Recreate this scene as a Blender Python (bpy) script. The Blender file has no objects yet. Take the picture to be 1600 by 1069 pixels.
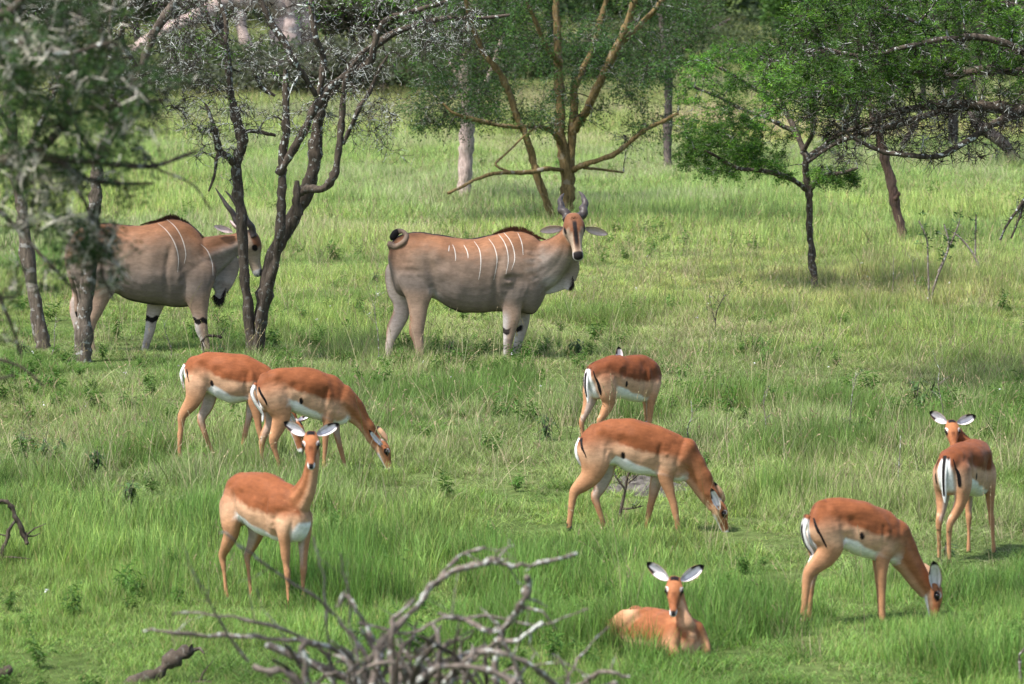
import bpy, bmesh, math, random
import numpy as np
from mathutils import Vector, Matrix
from mathutils.kdtree import KDTree
from mathutils.bvhtree import BVHTree

S = bpy.context.scene
COL = S.collection
PI = math.pi

# ------------------------------------------------------------------ camera, sky, sun
CAM_H, FPX = 4.13, 6667.0
PITCH = math.atan(554.5 / FPX)
cam_data = bpy.data.cameras.new('camera')
cam_data.sensor_width = 36.0
cam_data.lens = FPX / 1600 * 36
cam_data.clip_start = 0.5
cam_data.clip_end = 3000
cam_data.dof.use_dof = True
cam_data.dof.focus_distance = 42.0
cam_data.dof.aperture_fstop = 5.3
camera = bpy.data.objects.new('camera', cam_data)
COL.objects.link(camera)
camera.location = (0, 0, CAM_H)
camera.rotation_euler = (PI / 2 - PITCH, 0, 0)
S.camera = camera

SUN_EL, SUN_AZ = math.radians(58), math.radians(-125)   # azimuth from +Y (away from camera), clockwise; sun is behind-left
world = bpy.data.worlds.new('World')
S.world = world
world.use_nodes = True
wn = world.node_tree
sky = wn.nodes.new('ShaderNodeTexSky')
sky.sky_type = 'NISHITA'
sky.sun_disc = False
sky.sun_elevation = SUN_EL
sky.sun_rotation = SUN_AZ
sky.air_density = 1.0
sky.dust_density = 2.5
wn.links.new(sky.outputs[0], wn.nodes['Background'].inputs[0])
wn.nodes['Background'].inputs[1].default_value = 0.12
sun_data = bpy.data.lights.new('sun', 'SUN')
sun_data.energy = 3.4
sun_data.angle = math.radians(4.0)
sun_data.color = (1.0, 0.97, 0.92)
sun = bpy.data.objects.new('sun', sun_data)
COL.objects.link(sun)
sdir = Vector((math.sin(SUN_AZ) * math.cos(SUN_EL), math.cos(SUN_AZ) * math.cos(SUN_EL), math.sin(SUN_EL)))
sun.rotation_euler = sdir.to_track_quat('Z', 'Y').to_euler()
sun.location = (0, 0, 50)
S.view_settings.view_transform = 'Standard'
S.view_settings.look = 'None'
S.view_settings.exposure = 1.25
S.view_settings.gamma = 1.0
S.view_settings.use_curve_mapping = False

# ------------------------------------------------------------------ helpers
def hash2(ix, iy, seed):
    n = (ix.astype(np.int64) * 374761393 + iy.astype(np.int64) * 668265263 + seed * 974634777) & 0x7fffffff
    n = ((n ^ (n >> 13)) * 1274126177) & 0x7fffffff
    n = (n ^ (n >> 16)) & 0xffff
    return n / 65535.0

def vnoise(x, y, seed=0):
    x = np.asarray(x, float); y = np.asarray(y, float)
    ix, iy = np.floor(x), np.floor(y)
    fx, fy = x - ix, y - iy
    fx = fx * fx * (3 - 2 * fx); fy = fy * fy * (3 - 2 * fy)
    a = hash2(ix, iy, seed); b = hash2(ix + 1, iy, seed); c = hash2(ix, iy + 1, seed); d = hash2(ix + 1, iy + 1, seed)
    return (a * (1 - fx) + b * fx) * (1 - fy) + (c * (1 - fx) + d * fx) * fy

def fbm(x, y, seed=0, octv=4):
    t, a, w = 0, 1.0, 0
    for o in range(octv):
        t = t + a * vnoise(np.asarray(x) * 2 ** o, np.asarray(y) * 2 ** o, seed + o * 17)
        w += a; a *= 0.5
    return t / w

def gz(x, y):
    x = np.asarray(x, float); y = np.asarray(y, float)
    z = 0.16 * (fbm(x / 7 + 3, y / 9 + 5, 5, 3) - 0.5)
    return z + np.maximum(0, y - 220) * 0.006

CP, SP = math.cos(PITCH), math.sin(PITCH)
def ray(u, v):
    a, b = u - 800.0, 534.5 - v
    return Vector((a, FPX * CP + b * SP, -FPX * SP + b * CP))
CO = Vector((0, 0, CAM_H))
def P(u, v):
    d = ray(u, v); z = 0.0
    for _ in range(6):
        t = (z - CAM_H) / d.z; p = CO + d * t
        z = float(gz(p.x, p.y))
    return Vector((p.x, p.y, z))
def PD(u, v, dist):
    d = ray(u, v)
    return CO + d * (dist / d.y)
def ss(a, b, x):
    t = np.clip((np.asarray(x, float) - a) / (b - a), 0, 1)
    return t * t * (3 - 2 * t)
def rgb(r, g, b):
    f = lambda c: (c / 255 / 12.92) if c <= 10 else ((c / 255 + 0.055) / 1.055) ** 2.4
    return (f(r), f(g), f(b))

def mesh_from(name, verts, faces, smooth=True, cols=None, mats=None, matidx=None):
    """verts (n,3); faces: (m,k) array or list"""
    me = bpy.data.meshes.new(name)
    verts = np.asarray(verts, np.float32)
    if isinstance(faces, np.ndarray):
        m, k = faces.shape
        me.vertices.add(len(verts)); me.vertices.foreach_set('co', verts.ravel())
        me.loops.add(m * k); me.loops.foreach_set('vertex_index', faces.astype(np.int32).ravel())
        me.polygons.add(m)
        me.polygons.foreach_set('loop_start', np.arange(0, m * k, k, dtype=np.int32))
        me.update(calc_edges=True)
    else:
        me.from_pydata([tuple(v) for v in verts], [], faces)
    if smooth:
        me.polygons.foreach_set('use_smooth', np.ones(len(me.polygons), bool))
    if cols is not None:
        set_cols(me, cols)
    for m_ in mats or []:
        me.materials.append(m_)
    if matidx is not None:
        me.polygons.foreach_set('material_index', np.asarray(matidx, np.int32))
    me.update()
    return me

def set_cols(me, cols, name='tone'):
    cols = np.asarray(cols, np.float32)
    if cols.shape[1] == 3:
        cols = np.concatenate([cols, np.ones((len(cols), 1), np.float32)], 1)
    a = me.color_attributes.new(name, 'FLOAT_COLOR', 'POINT')
    a.data.foreach_set('color', cols.ravel())

def link(name, me, parent=None, kind=None):
    o = bpy.data.objects.new(name, me)
    COL.objects.link(o)
    if parent is not None: o.parent = parent
    if kind: o['kind'] = kind
    return o
def tag(o, label, cat, group=None, kind=None):
    if label: o['label'] = label
    if cat: o['category'] = cat
    if group: o['group'] = group
    if kind: o['kind'] = kind
    return o
def empty(name, loc, rz=0.0):
    o = bpy.data.objects.new(name, None)
    o.empty_display_size = 0.2
    o.location = loc; o.rotation_euler = (0, 0, rz)
    COL.objects.link(o)
    return o

# ------------------------------------------------------------------ materials
def new_mat(name):
    m = bpy.data.materials.new(name); m.use_nodes = True
    nt = m.node_tree
    return m, nt, nt.nodes['Principled BSDF'], nt.nodes['Material Output']
def nd(nt, t, **kw):
    n = nt.nodes.new(t)
    for k, v in kw.items(): setattr(n, k, v)
    return n
def mul_noise(nt, col_out, scale, lo, hi, detail=4, coord='Object', stretch=None, distort=0.0):
    tc = nd(nt, 'ShaderNodeTexCoord')
    src = tc.outputs[coord]
    if stretch:
        mp = nd(nt, 'ShaderNodeMapping'); mp.inputs['Scale'].default_value = stretch
        nt.links.new(src, mp.inputs[0]); src = mp.outputs[0]
    nz = nd(nt, 'ShaderNodeTexNoise'); nz.inputs['Scale'].default_value = scale; nz.inputs['Detail'].default_value = detail
    nz.inputs['Distortion'].default_value = distort
    nt.links.new(src, nz.inputs['Vector'])
    mr = nd(nt, 'ShaderNodeMapRange'); mr.inputs[1].default_value = 0.3; mr.inputs[2].default_value = 0.7
    mr.inputs[3].default_value = lo; mr.inputs[4].default_value = hi
    nt.links.new(nz.outputs[0], mr.inputs[0])
    vm = nd(nt, 'ShaderNodeVectorMath', operation='SCALE')
    nt.links.new(col_out, vm.inputs[0]); nt.links.new(mr.outputs[0], vm.inputs['Scale'])
    return vm.outputs[0], nz.outputs[0]

def coat_material():
    m, nt, bs, out = new_mat('short_coat')
    at = nd(nt, 'ShaderNodeAttribute', attribute_name='tone')
    c, _ = mul_noise(nt, at.outputs['Color'], 7, 0.84, 1.12, 6)
    c, _ = mul_noise(nt, c, 45, 0.86, 1.13, 3, stretch=(0.4, 1.0, 1.0))
    c, f = mul_noise(nt, c, 150, 0.90, 1.08, 4, stretch=(0.5, 1.0, 1.0))
    nt.links.new(c, bs.inputs['Base Color'])
    bs.inputs['Roughness'].default_value = 0.62
    bs.inputs['Specular IOR Level'].default_value = 0.10
    bs.inputs['Sheen Weight'].default_value = 0.03
    bs.inputs['Sheen Roughness'].default_value = 0.4
    bp = nd(nt, 'ShaderNodeBump'); bp.inputs['Strength'].default_value = 0.25; bp.inputs['Distance'].default_value = 0.004
    nt.links.new(f, bp.inputs['Height']); nt.links.new(bp.outputs[0], bs.inputs['Normal'])
    return m
def plain_material(name, col, rough=0.5, spec=0.4, nscale=30, lo=0.8, hi=1.15, bump=0.2, dist=0.004):
    m, nt, bs, out = new_mat(name)
    r = nd(nt, 'ShaderNodeRGB'); r.outputs[0].default_value = (*col, 1)
    c, f = mul_noise(nt, r.outputs[0], nscale, lo, hi, 5)
    nt.links.new(c, bs.inputs['Base Color'])
    bs.inputs['Roughness'].default_value = rough; bs.inputs['Specular IOR Level'].default_value = spec
    bp = nd(nt, 'ShaderNodeBump'); bp.inputs['Strength'].default_value = bump; bp.inputs['Distance'].default_value = dist
    nt.links.new(f, bp.inputs['Height']); nt.links.new(bp.outputs[0], bs.inputs['Normal'])
    return m
def bark_material(name, base, lichen, amount=0.5, scale=14, warm=None, bump=1.0):
    """fissured bark, pale lichen crusts where noise says so"""
    m, nt, bs, out = new_mat(name)
    tc = nd(nt, 'ShaderNodeTexCoord')
    mp = nd(nt, 'ShaderNodeMapping'); mp.inputs['Scale'].default_value = (1, 1, 0.22)
    nt.links.new(tc.outputs['Object'], mp.inputs[0])
    n1 = nd(nt, 'ShaderNodeTexNoise'); n1.inputs['Scale'].default_value = 26; n1.inputs['Detail'].default_value = 6; n1.inputs['Roughness'].default_value = 0.7
    nt.links.new(mp.outputs[0], n1.inputs['Vector'])
    cr = nd(nt, 'ShaderNodeValToRGB')
    cr.color_ramp.elements[0].position = 0.35; cr.color_ramp.elements[0].color = (*[c * 0.42 for c in base], 1)
    cr.color_ramp.elements[1].position = 0.68; cr.color_ramp.elements[1].color = (*[min(1, c * 1.45) for c in base], 1)
    nt.links.new(n1.outputs[0], cr.inputs[0])
    n2 = nd(nt, 'ShaderNodeTexNoise'); n2.inputs['Scale'].default_value = scale; n2.inputs['Detail'].default_value = 7; n2.inputs['Roughness'].default_value = 0.65
    nt.links.new(tc.outputs['Object'], n2.inputs['Vector'])
    mr = nd(nt, 'ShaderNodeMapRange'); mr.inputs[1].default_value = 0.66 - 0.2 * amount; mr.inputs[2].default_value = 0.70 - 0.2 * amount
    nt.links.new(n2.outputs[0], mr.inputs[0])
    at = nd(nt, 'ShaderNodeAttribute', attribute_name='tone')   # red channel: how much lichen this stretch carries
    sep = nd(nt, 'ShaderNodeSeparateColor'); nt.links.new(at.outputs['Color'], sep.inputs[0])
    mm = nd(nt, 'ShaderNodeMath', operation='MULTIPLY'); nt.links.new(mr.outputs[0], mm.inputs[0]); nt.links.new(sep.outputs[0], mm.inputs[1])
    mx = nd(nt, 'ShaderNodeMix', data_type='RGBA')
    nt.links.new(mm.outputs[0], mx.inputs[0]); nt.links.new(cr.outputs[0], mx.inputs[6]); mx.inputs[7].default_value = (*lichen, 1)
    c = mx.outputs[2]
    nt.links.new(c, bs.inputs['Base Color'])
    bs.inputs['Roughness'].default_value = 0.9; bs.inputs['Specular IOR Level'].default_value = 0.15
    bp = nd(nt, 'ShaderNodeBump'); bp.inputs['Strength'].default_value = bump; bp.inputs['Distance'].default_value = 0.02
    nt.links.new(n1.outputs[0], bp.inputs['Height']); nt.links.new(bp.outputs[0], bs.inputs['Normal'])
    return m
def leaf_material(name, instanced=False, transl=0.35, rough=0.5, mult=1.0):
    """colour = attribute 'tone' of the leaf (times the clump's own tint where instanced)"""
    m, nt, bs, out = new_mat(name)
    at = nd(nt, 'ShaderNodeAttribute', attribute_name='tone')
    c = at.outputs['Color']
    if instanced:
        a2 = nd(nt, 'ShaderNodeAttribute', attribute_name='tint', attribute_type='INSTANCER')
        vm = nd(nt, 'ShaderNodeVectorMath', operation='MULTIPLY')
        nt.links.new(c, vm.inputs[0]); nt.links.new(a2.outputs['Vector'], vm.inputs[1]); c = vm.outputs[0]
    if mult != 1.0:
        v = nd(nt, 'ShaderNodeVectorMath', operation='SCALE'); v.inputs['Scale'].default_value = mult
        nt.links.new(c, v.inputs[0]); c = v.outputs[0]
    nt.links.new(c, bs.inputs['Base Color'])
    bs.inputs['Roughness'].default_value = rough; bs.inputs['Specular IOR Level'].default_value = 0.12
    tr = nd(nt, 'ShaderNodeBsdfTranslucent')
    tc2 = nd(nt, 'ShaderNodeVectorMath', operation='MULTIPLY'); tc2.inputs[1].default_value = (1.15, 1.25, 0.7)
    nt.links.new(c, tc2.inputs[0]); nt.links.new(tc2.outputs[0], tr.inputs['Color'])
    ms = nd(nt, 'ShaderNodeMixShader'); ms.inputs[0].default_value = transl
    nt.links.new(bs.outputs[0], ms.inputs[1]); nt.links.new(tr.outputs[0], ms.inputs[2])
    nt.links.new(ms.outputs[0], out.inputs['Surface'])
    return m

M_COAT = coat_material()
M_EYE = plain_material('wet_dark_eye', rgb(22, 16, 14), 0.08, 0.6, 20, 0.9, 1.1, 0.0)
M_HORN = plain_material('ridged_horn', rgb(64, 57, 54), 0.5, 0.35, 40, 0.7, 1.25, 0.5)
M_HOOF = plain_material('dark_hoof', rgb(40, 34, 32), 0.45, 0.4, 40)
M_BARK_GREY = bark_material('lichen_grey_bark', rgb(100, 90, 80), rgb(190, 192, 188), 0.5, 12)
M_BARK_DARK = bark_material('dark_acacia_bark', rgb(80, 71, 62), rgb(200, 204, 198), 0.45, 18)
M_BARK_PLAIN = bark_material('grey_brown_bark', rgb(100, 90, 86), rgb(150, 145, 142), 0.25, 8)
M_BARK_YELLOW = bark_material('yellowish_bark', rgb(116, 98, 66), rgb(140, 132, 116), 0.45, 7, bump=0.7)
M_BARK_PINK = bark_material('pinkish_pale_bark', rgb(176, 156, 148), rgb(206, 194, 186), 0.4, 3, bump=0.7)
M_BARK_RED = bark_material('reddish_burnt_bark', rgb(106, 84, 74), rgb(88, 80, 74), 0.6, 3)
M_BARK_DEAD = bark_material('dead_grey_wood', rgb(118, 107, 98), rgb(186, 188, 180), 0.6, 26)
M_TWIG = bark_material('dark_twig_bark', rgb(54, 47, 40), rgb(205, 208, 200), 0.75, 12)
M_THORN = plain_material('pale_thorn', rgb(205, 198, 182), 0.5, 0.3)
M_LEAF = leaf_material('acacia_leaflets', transl=0.4)
M_FORB = leaf_material('broad_leaf', transl=0.3, rough=0.42)
M_GRASS = leaf_material('grass_blades', instanced=True, transl=0.38, rough=0.55)
# ------------------------------------------------------------------ antelope builder
def catmull(rows, n):
    """rows (k,m) -> smooth interpolated (.,m)"""
    R = np.asarray(rows, float)
    R = np.vstack([2 * R[0] - R[1], R, 2 * R[-1] - R[-2]])
    out = []
    for i in range(1, len(R) - 2):
        p0, p1, p2, p3 = R[i - 1], R[i], R[i + 1], R[i + 2]
        for k in range(n):
            t = k / n
            out.append(0.5 * ((2 * p1) + (-p0 + p2) * t + (2 * p0 - 5 * p1 + 4 * p2 - p3) * t * t + (-p0 + 3 * p1 - 3 * p2 + p3) * t ** 3))
    out.append(R[-2])
    return np.array(out)

class Loft:
    def __init__(self): self.v, self.f, self.part, self.t, self.phi = [], [], [], [], []
    def add(self, part, rows, side=(0, 1, 0), n=5, seg=18, square=1.0, fixed_tan=None):
        """rows: x,y,z, a (in the bending plane), b (sideways) [, sx, sy, sz side vector]"""
        rows = [list(r) + (list(side) if len(r) == 5 else []) for r in rows]
        A = catmull(rows, n)
        A[:, 3:5] = np.maximum(A[:, 3:5], 0.004)
        C = A[:, :3]
        T = np.gradient(C, axis=0)
        if fixed_tan is not None: T[:] = fixed_tan
        T /= np.linalg.norm(T, axis=1)[:, None] + 1e-9
        Sd = A[:, 5:8] - T * np.sum(A[:, 5:8] * T, 1)[:, None]
        Sd /= np.linalg.norm(Sd, axis=1)[:, None] + 1e-9
        U = np.cross(T, Sd)              # for a path going +x and side +y this is +z
        base = sum(len(x) for x in self.v)
        K = len(A)
        th = np.linspace(0, 2 * PI, seg, endpoint=False)
        cs, sn = np.cos(th), np.sin(th)
        if square != 1.0:
            cs = np.sign(cs) * np.abs(cs) ** square; sn = np.sign(sn) * np.abs(sn) ** square
        V = C[:, None] + U[:, None] * (A[:, 3, None] * cs)[..., None] + Sd[:, None] * (A[:, 4, None] * sn)[..., None]
        self.v.append(V.reshape(-1, 3))
        t = np.repeat(np.linspace(0, 1, K), seg)
        self.part.append(np.full(K * seg, part)); self.t.append(t); self.phi.append(np.tile(cs, K))
        for i in range(K - 1):
            for j in range(seg):
                a, b = base + i * seg + j, base + i * seg + (j + 1) % seg
                self.f.append((a, a + seg, b + seg, b))
        e0 = base + K * seg
        self.v.append(np.array([C[0] - T[0] * 0.3 * A[0, 4], C[-1] + T[-1] * 0.3 * A[-1, 4]]))
        self.part.append(np.full(2, part)); self.t.append(np.array([0., 1.])); self.phi.append(np.zeros(2))
        for j in range(seg):
            self.f.append((e0, base + j, base + (j + 1) % seg))
            q = base + (K - 1) * seg
            self.f.append((e0 + 1, q + (j + 1) % seg, q + j))
    def fused(self, voxel, smooth_it=4):
        V = np.vstack(self.v)
        me = bpy.data.meshes.new('raw'); me.from_pydata([tuple(p) for p in V], [], self.f); me.update()
        bm = bmesh.new(); bm.from_mesh(me); bmesh.ops.recalc_face_normals(bm, faces=bm.faces); bm.to_mesh(me); bm.free()
        o = bpy.data.objects.new('raw', me); COL.objects.link(o)
        r = o.modifiers.new('r', 'REMESH'); r.mode = 'VOXEL'; r.voxel_size = voxel; r.use_smooth_shade = True
        s = o.modifiers.new('s', 'SMOOTH'); s.factor = 0.5; s.iterations = smooth_it
        dg = bpy.context.evaluated_depsgraph_get()
        res = bpy.data.meshes.new_from_object(o.evaluated_get(dg))
        bpy.data.objects.remove(o); bpy.data.meshes.remove(me)
        n = len(res.vertices); co = np.empty(n * 3, np.float32); res.vertices.foreach_get('co', co); co = co.reshape(-1, 3).astype(float)
        nr = np.empty(n * 3, np.float32); res.vertices.foreach_get('normal', nr); nr = nr.reshape(-1, 3)
        kd = KDTree(len(V))
        for i, p in enumerate(V): kd.insert(p, i)
        kd.balance()
        prt, tt, ph = np.concatenate(self.part), np.concatenate(self.t), np.concatenate(self.phi)
        part = np.empty(n, int); t = np.empty(n); phi = np.empty(n)
        for i in range(n):
            hits = kd.find_n(co[i], 4)
            k = hits[0][1]; part[i] = prt[k]
            w = 0; a = 0; b = 0
            for _, j, d in hits:
                if prt[j] == prt[k]:
                    q = 1 / (d + 0.004); w += q; a += q * tt[j]; b += q * ph[j]
            t[i] = a / w; phi[i] = b / w
        res.polygons.foreach_set('use_smooth', np.ones(len(res.polygons), bool))
        return res, co, nr, part, t, phi

def mixc(a, b, f):
    f = np.asarray(f)[:, None]
    return a * (1 - f) + b * f

TRUNK, NECK, HEAD, HIND, FORE, FLAP = range(6)

def ear_mesh(name, L, W, tipcol, incol, outcol, veins, cup=0.45):
    """leaf shaped, cupped ear; local +x along the ear, inner side faces +z"""
    nu, nv = 15, 9
    V, Cc, F = [], [], []
    for layer in (0, 1):
        for i in range(nu):
            u = i / (nu - 1)
            w = W * (math.sin(PI * min(1, u ** 1.05)) ** 0.62 * 0.98 + 0.20 * (1 - u)) if u < 1 else 0.002
            w = max(w, 0.002)
            for j in range(nv):
                v = j / (nv - 1) * 2 - 1
                x = u * L; y = v * w * 0.5
                z = cup * w * (v * v) * (1 - 0.5 * u) * 0.9 - (0.0045 if layer else 0) - 0.10 * L * math.sin(PI * u)
                V.append((x, y * (1 - 0.25 * abs(v)) if True else y, z))
                tip = 1 if u > (0.80 if veins != 2 else .96) else 0
                if layer == 0:
                    c = np.array(incol)
                    edge = abs(v) > 0.86
                    if veins == 1 and (abs(v - 0.25) < 0.13 or abs(v + 0.45) < 0.13) and 0.12 < u < 0.7: c = c * 0.62
                    if u < 0.16: c = c * 0.6
                    if veins == 1 and v > 0.45 and 0.55 < u < 0.8: c = np.array(tipcol) * 1.5
                    if edge: c = np.array(outcol) * (0.8 if veins == 1 else 1.3)
                else:
                    c = np.array(outcol)
                if tip: c = np.array(tipcol)
                Cc.append(c)
    n = nu * nv
    for i in range(nu - 1):
        for j in range(nv - 1):
            a = i * nv + j
            F.append((a, a + nv, a + nv + 1, a + 1))
            b = a + n
            F.append((b, b + 1, b + nv + 1, b + nv))
    for i in range(nu - 1):
        for j in (0, nv - 1):
            a = i * nv + j
            F.append((a, a + nv, a + nv + n, a + n) if j else (a, a + n, a + nv + n, a + nv))
    return mesh_from(name, V, F, True, Cc, [M_COAT])

def frame_mat(origin, fwd, up):
    f = Vector(fwd).normalized(); u = Vector(up); u = (u - f * u.dot(f)).normalized(); s = u.cross(f)   # x=f, y=s(left), z=u
    return Matrix(((f.x, s.x, u.x, origin[0]), (f.y, s.y, u.y, origin[1]), (f.z, s.z, u.z, origin[2]), (0, 0, 0, 1)))

def tube_mesh(name, rows, cols=None, mat=None, seg=12, n=4, side=(0, 1, 0), square=1.0, mod=None):
    L = Loft(); L.add(0, rows, side, n, seg, square)
    V = np.vstack(L.v)
    if mod is not None: V = mod(V, np.concatenate(L.t), L)
    t = np.concatenate(L.t); ph = np.concatenate(L.phi)
    cc = cols(t, ph, V) if callable(cols) else (np.tile(cols, (len(V), 1)) if cols is not None else None)
    me = mesh_from(name, V, L.f, True, cc, [mat or M_COAT])
    bm = bmesh.new(); bm.from_mesh(me); bmesh.ops.recalc_face_normals(bm, faces=bm.faces); bm.to_mesh(me); bm.free()
    return me

IMP = dict(
    saddle=np.array(rgb(120, 71, 43)), tan=np.array(rgb(180, 143, 113)), leg=np.array(rgb(164, 120, 87)),
    white=np.array(rgb(226, 224, 220)), black=np.array(rgb(24, 20, 20)), neck=np.array(rgb(142, 93, 62)),
    face=np.array(rgb(152, 98, 64)), muzzle=np.array(rgb(132, 80, 50)))
ELA = dict(
    back=np.array(rgb(136, 95, 68)), side=np.array(rgb(124, 105, 90)), low=np.array(rgb(116, 104, 95)),
    grey=np.array(rgb(132, 120, 110)), white=np.array(rgb(188, 182, 178)), black=np.array(rgb(28, 24, 24)),
    leg=np.array(rgb(150, 126, 108)), face=np.array(rgb(114, 76, 54)), cheek=np.array(rgb(152, 134, 116)))

IMP_HEAD = [(-.035, .0, .036, .040), (0, .0, .055, .050), (.04, -.002, .062, .056), (.075, -.004, .061, .054), (.11, -.010, .052, .044), (.15, -.017, .041, .034),
            (.19, -.023, .034, .028), (.222, -.025, .030, .0265), (.248, -.028, .022, .021), (.258, -.030, .012, .012)]
ELA_HEAD = [(-.06, .0, .07, .075), (0, .0, .105, .098), (.07, -.005, .122, .118), (.14, -.010, .115, .110), (.21, -.025, .093, .078), (.29, -.038, .073, .058),
            (.36, -.045, .064, .055), (.42, -.050, .060, .058), (.455, -.056, .046, .048), (.475, -.060, .024, .026)]

def antelope(spec):
    sp = spec['species']; K = dict(IMP if sp == 'impala' else ELA)
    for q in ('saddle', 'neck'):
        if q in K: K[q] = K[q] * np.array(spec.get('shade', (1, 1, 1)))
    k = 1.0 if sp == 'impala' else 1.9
    name = 'impala' if sp == 'impala' else 'eland'
    root = empty(name, spec['root'], spec['rz'])
    tag(root, spec['label'], 'antelope', spec.get('group'))
    L = Loft(); nks = spec.get('neck_scale', .94)
    tr = np.array(spec['trunk'], float)          # x, top, bottom, half width (, y offset)
    yo = tr[:, 4] if tr.shape[1] > 4 else np.zeros(len(tr))
    rows = [(r[0], y, (r[1] + r[2]) / 2, max(.01, (r[1] - r[2]) / 2), r[3]) for r, y in zip(tr, yo)]
    L.add(TRUNK, rows, n=4, seg=28, square=0.92, fixed_tan=(1, 0, 0))
    nk = [list(r) + ([0, 1, 0] if len(r) == 5 else []) for r in spec['neck']]
    q0, q1 = np.array(nk[0][:3]), np.array(nk[1][:3])
    q2 = q0 - (q1 - q0) / np.linalg.norm(q1 - q0) * nk[0][3] * .9
    L.add(NECK, [(*q2, nk[0][3] * .45, nk[0][4] * .4, *nk[0][5:]), (*(q0 * .55 + q2 * .45), nk[0][3] * .8, nk[0][4] * .75, *nk[0][5:]), *[(*r[:3], r[3] * nks, r[4] * nks, *r[5:]) for r in nk]], n=5, seg=20)
    def rooted(lg):      # sink the top of the limb into the trunk and round it off
        r = [list(q) for q in lg]
        r[0][1] *= .85
        p0, p1 = np.array(r[0][:3]), np.array(r[1][:3])
        cap = p0 + (p0 - p1) / np.linalg.norm(p0 - p1) * r[0][3] * .75
        cap2 = p0 + (p0 - p1) / np.linalg.norm(p0 - p1) * r[0][3] * 1.25
        return [(cap2[0], p0[1] * .25, cap2[2], r[0][3] * .2, r[0][4] * .15), (cap[0], p0[1] * .6, cap[2], r[0][3] * .68, r[0][4] * .6)] + r
    for lg in spec['hind']:
        L.add(HIND, rooted(lg), n=4, seg=16)
        if not spec.get('lying'):       # point of the hock
            g = 1.0 if sp == 'impala' else 1.9
            q = min((r for r in lg if .2 * g < r[2] < .40 * g), key=lambda r: r[0], default=None)
            if q is not None:
                bx = q[0] - q[3] * .62
                L.add(HIND, [(bx + .012 * g, q[1], q[2] + .055 * g, .010 * g, .009 * g), (bx - .002 * g, q[1], q[2] + .012 * g, .0125 * g, .010 * g), (bx + .010 * g, q[1], q[2] - .05 * g, .008 * g, .008 * g)], n=3, seg=10)
    for lg in spec['fore']: L.add(FORE, rooted(lg), n=4, seg=16)
    for fl in spec.get('flaps', []): L.add(FLAP, fl, n=4, seg=12)
    for bl in spec.get('bulge', []): L.add(TRUNK, bl, n=4, seg=14)
    hm = frame_mat(*spec['head']); HM = np.array(hm)
    hs = spec.get('head_scale', 1.0)
    HR = IMP_HEAD if sp == 'impala' else ELA_HEAD
    def h2l(f, s, u): return tuple(hm @ Vector((f * hs, s * hs, u * hs)))
    hside = HM[:3, 1]
    L.add(HEAD, [(*h2l(f, 0, u), a * hs, b * hs, *hside) for f, u, a, b in HR], n=4, seg=20, square=0.9)
    e = 1.0 if sp == 'impala' else 1.75
    for sg in (1, -1):   # brow and cheek swellings
        L.add(HEAD, [(*h2l(.035 * e, sg * .040 * e, .022 * e), .012 * e * hs, .012 * e * hs, *hside), (*h2l(.062 * e, sg * .046 * e, .022 * e), .018 * e * hs, .016 * e * hs, *hside),
                     (*h2l(.095 * e, sg * .036 * e, .012 * e), .012 * e * hs, .012 * e * hs, *hside)], n=3, seg=10)
    me, co, nr, part, t, phi = L.fused(spec.get('voxel', 0.0085 if sp == 'impala' else 0.0115), spec.get('smooth', 4))
    ed = np.empty(len(me.edges) * 2, np.int32); me.edges.foreach_get('vertices', ed); ed = ed.reshape(-1, 2)
    deg = np.bincount(ed.ravel(), minlength=len(co)).astype(float)[:, None] + 1e-9
    def diffuse(A, it):
        A = np.asarray(A, float); one = A.ndim == 1
        if one: A = A[:, None]
        for _ in range(it):
            B = np.empty_like(A)
            for k in range(A.shape[1]):
                B[:, k] = np.bincount(ed[:, 0], A[ed[:, 1], k], len(A)) + np.bincount(ed[:, 1], A[ed[:, 0], k], len(A))
            A = .3 * A + .7 * B / deg
        return A[:, 0] if one else A
    seam = 1 - np.stack([diffuse((part == q).astype(float), 8) for q in range(6)], 1).max(1)
    # muscle relief: ribs, shoulder and haunch folds, small unevenness
    k_ = 1.0 if sp == 'impala' else 1.9
    onb = np.isin(part, [TRUNK, NECK])
    dsp = (fbm(co[:, 0] * 7 / k_ + 40, co[:, 2] * 7 / k_ + co[:, 1] * 3 + 7, spec.get('seed', 1), 2) - .5) * .024 * k_ * onb
    xr = (co[:, 0] - tr[0, 0]) / (tr[-1, 0] - tr[0, 0])
    zr = (co[:, 2] - np.interp(co[:, 0], tr[:, 0], tr[:, 2])) / np.maximum(np.interp(co[:, 0], tr[:, 0], tr[:, 1] - tr[:, 2]), .05)
    rib = np.sin((xr * 62 - zr * 5)) * ss(.40, .48, xr) * ss(.70, .62, xr) * ss(.15, .35, zr) * ss(.85, .6, zr)
    dsp += rib * .0007 * k_ * (part == TRUNK)
    T_ = (part == TRUNK)
    lie = 0 if spec.get('lying') else 1
    dsp -= .013 * k_ * ss(.026, .0, np.abs(xr - (.675 + .22 * (zr - .3) ** 2))) * ss(.0, .2, zr) * ss(.85, .6, zr) * T_      # behind the shoulder
    dsp -= .012 * k_ * ss(.045, .0, np.abs(xr - (.31 - .10 * zr))) * ss(.0, .2, zr) * ss(.8, .5, zr) * T_ * lie      # before the haunch
    dsp -= .012 * k_ * ss(.075, .0, np.abs(xr - .36)) * ss(.16, .0, np.abs(zr - .62)) * T_ * lie                      # hollow of the flank
    dsp += .010 * k_ * ss(.05, .0, np.abs(xr - .75 + .10 * (zr - .5))) * ss(.15, .35, zr) * ss(.88, .7, zr) * T_      # shoulder blade
    dsp += .008 * k_ * ss(.05, .0, np.abs(xr - .17)) * ss(.12, .0, np.abs(zr - .86)) * T_ * lie                        # hip bone
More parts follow.
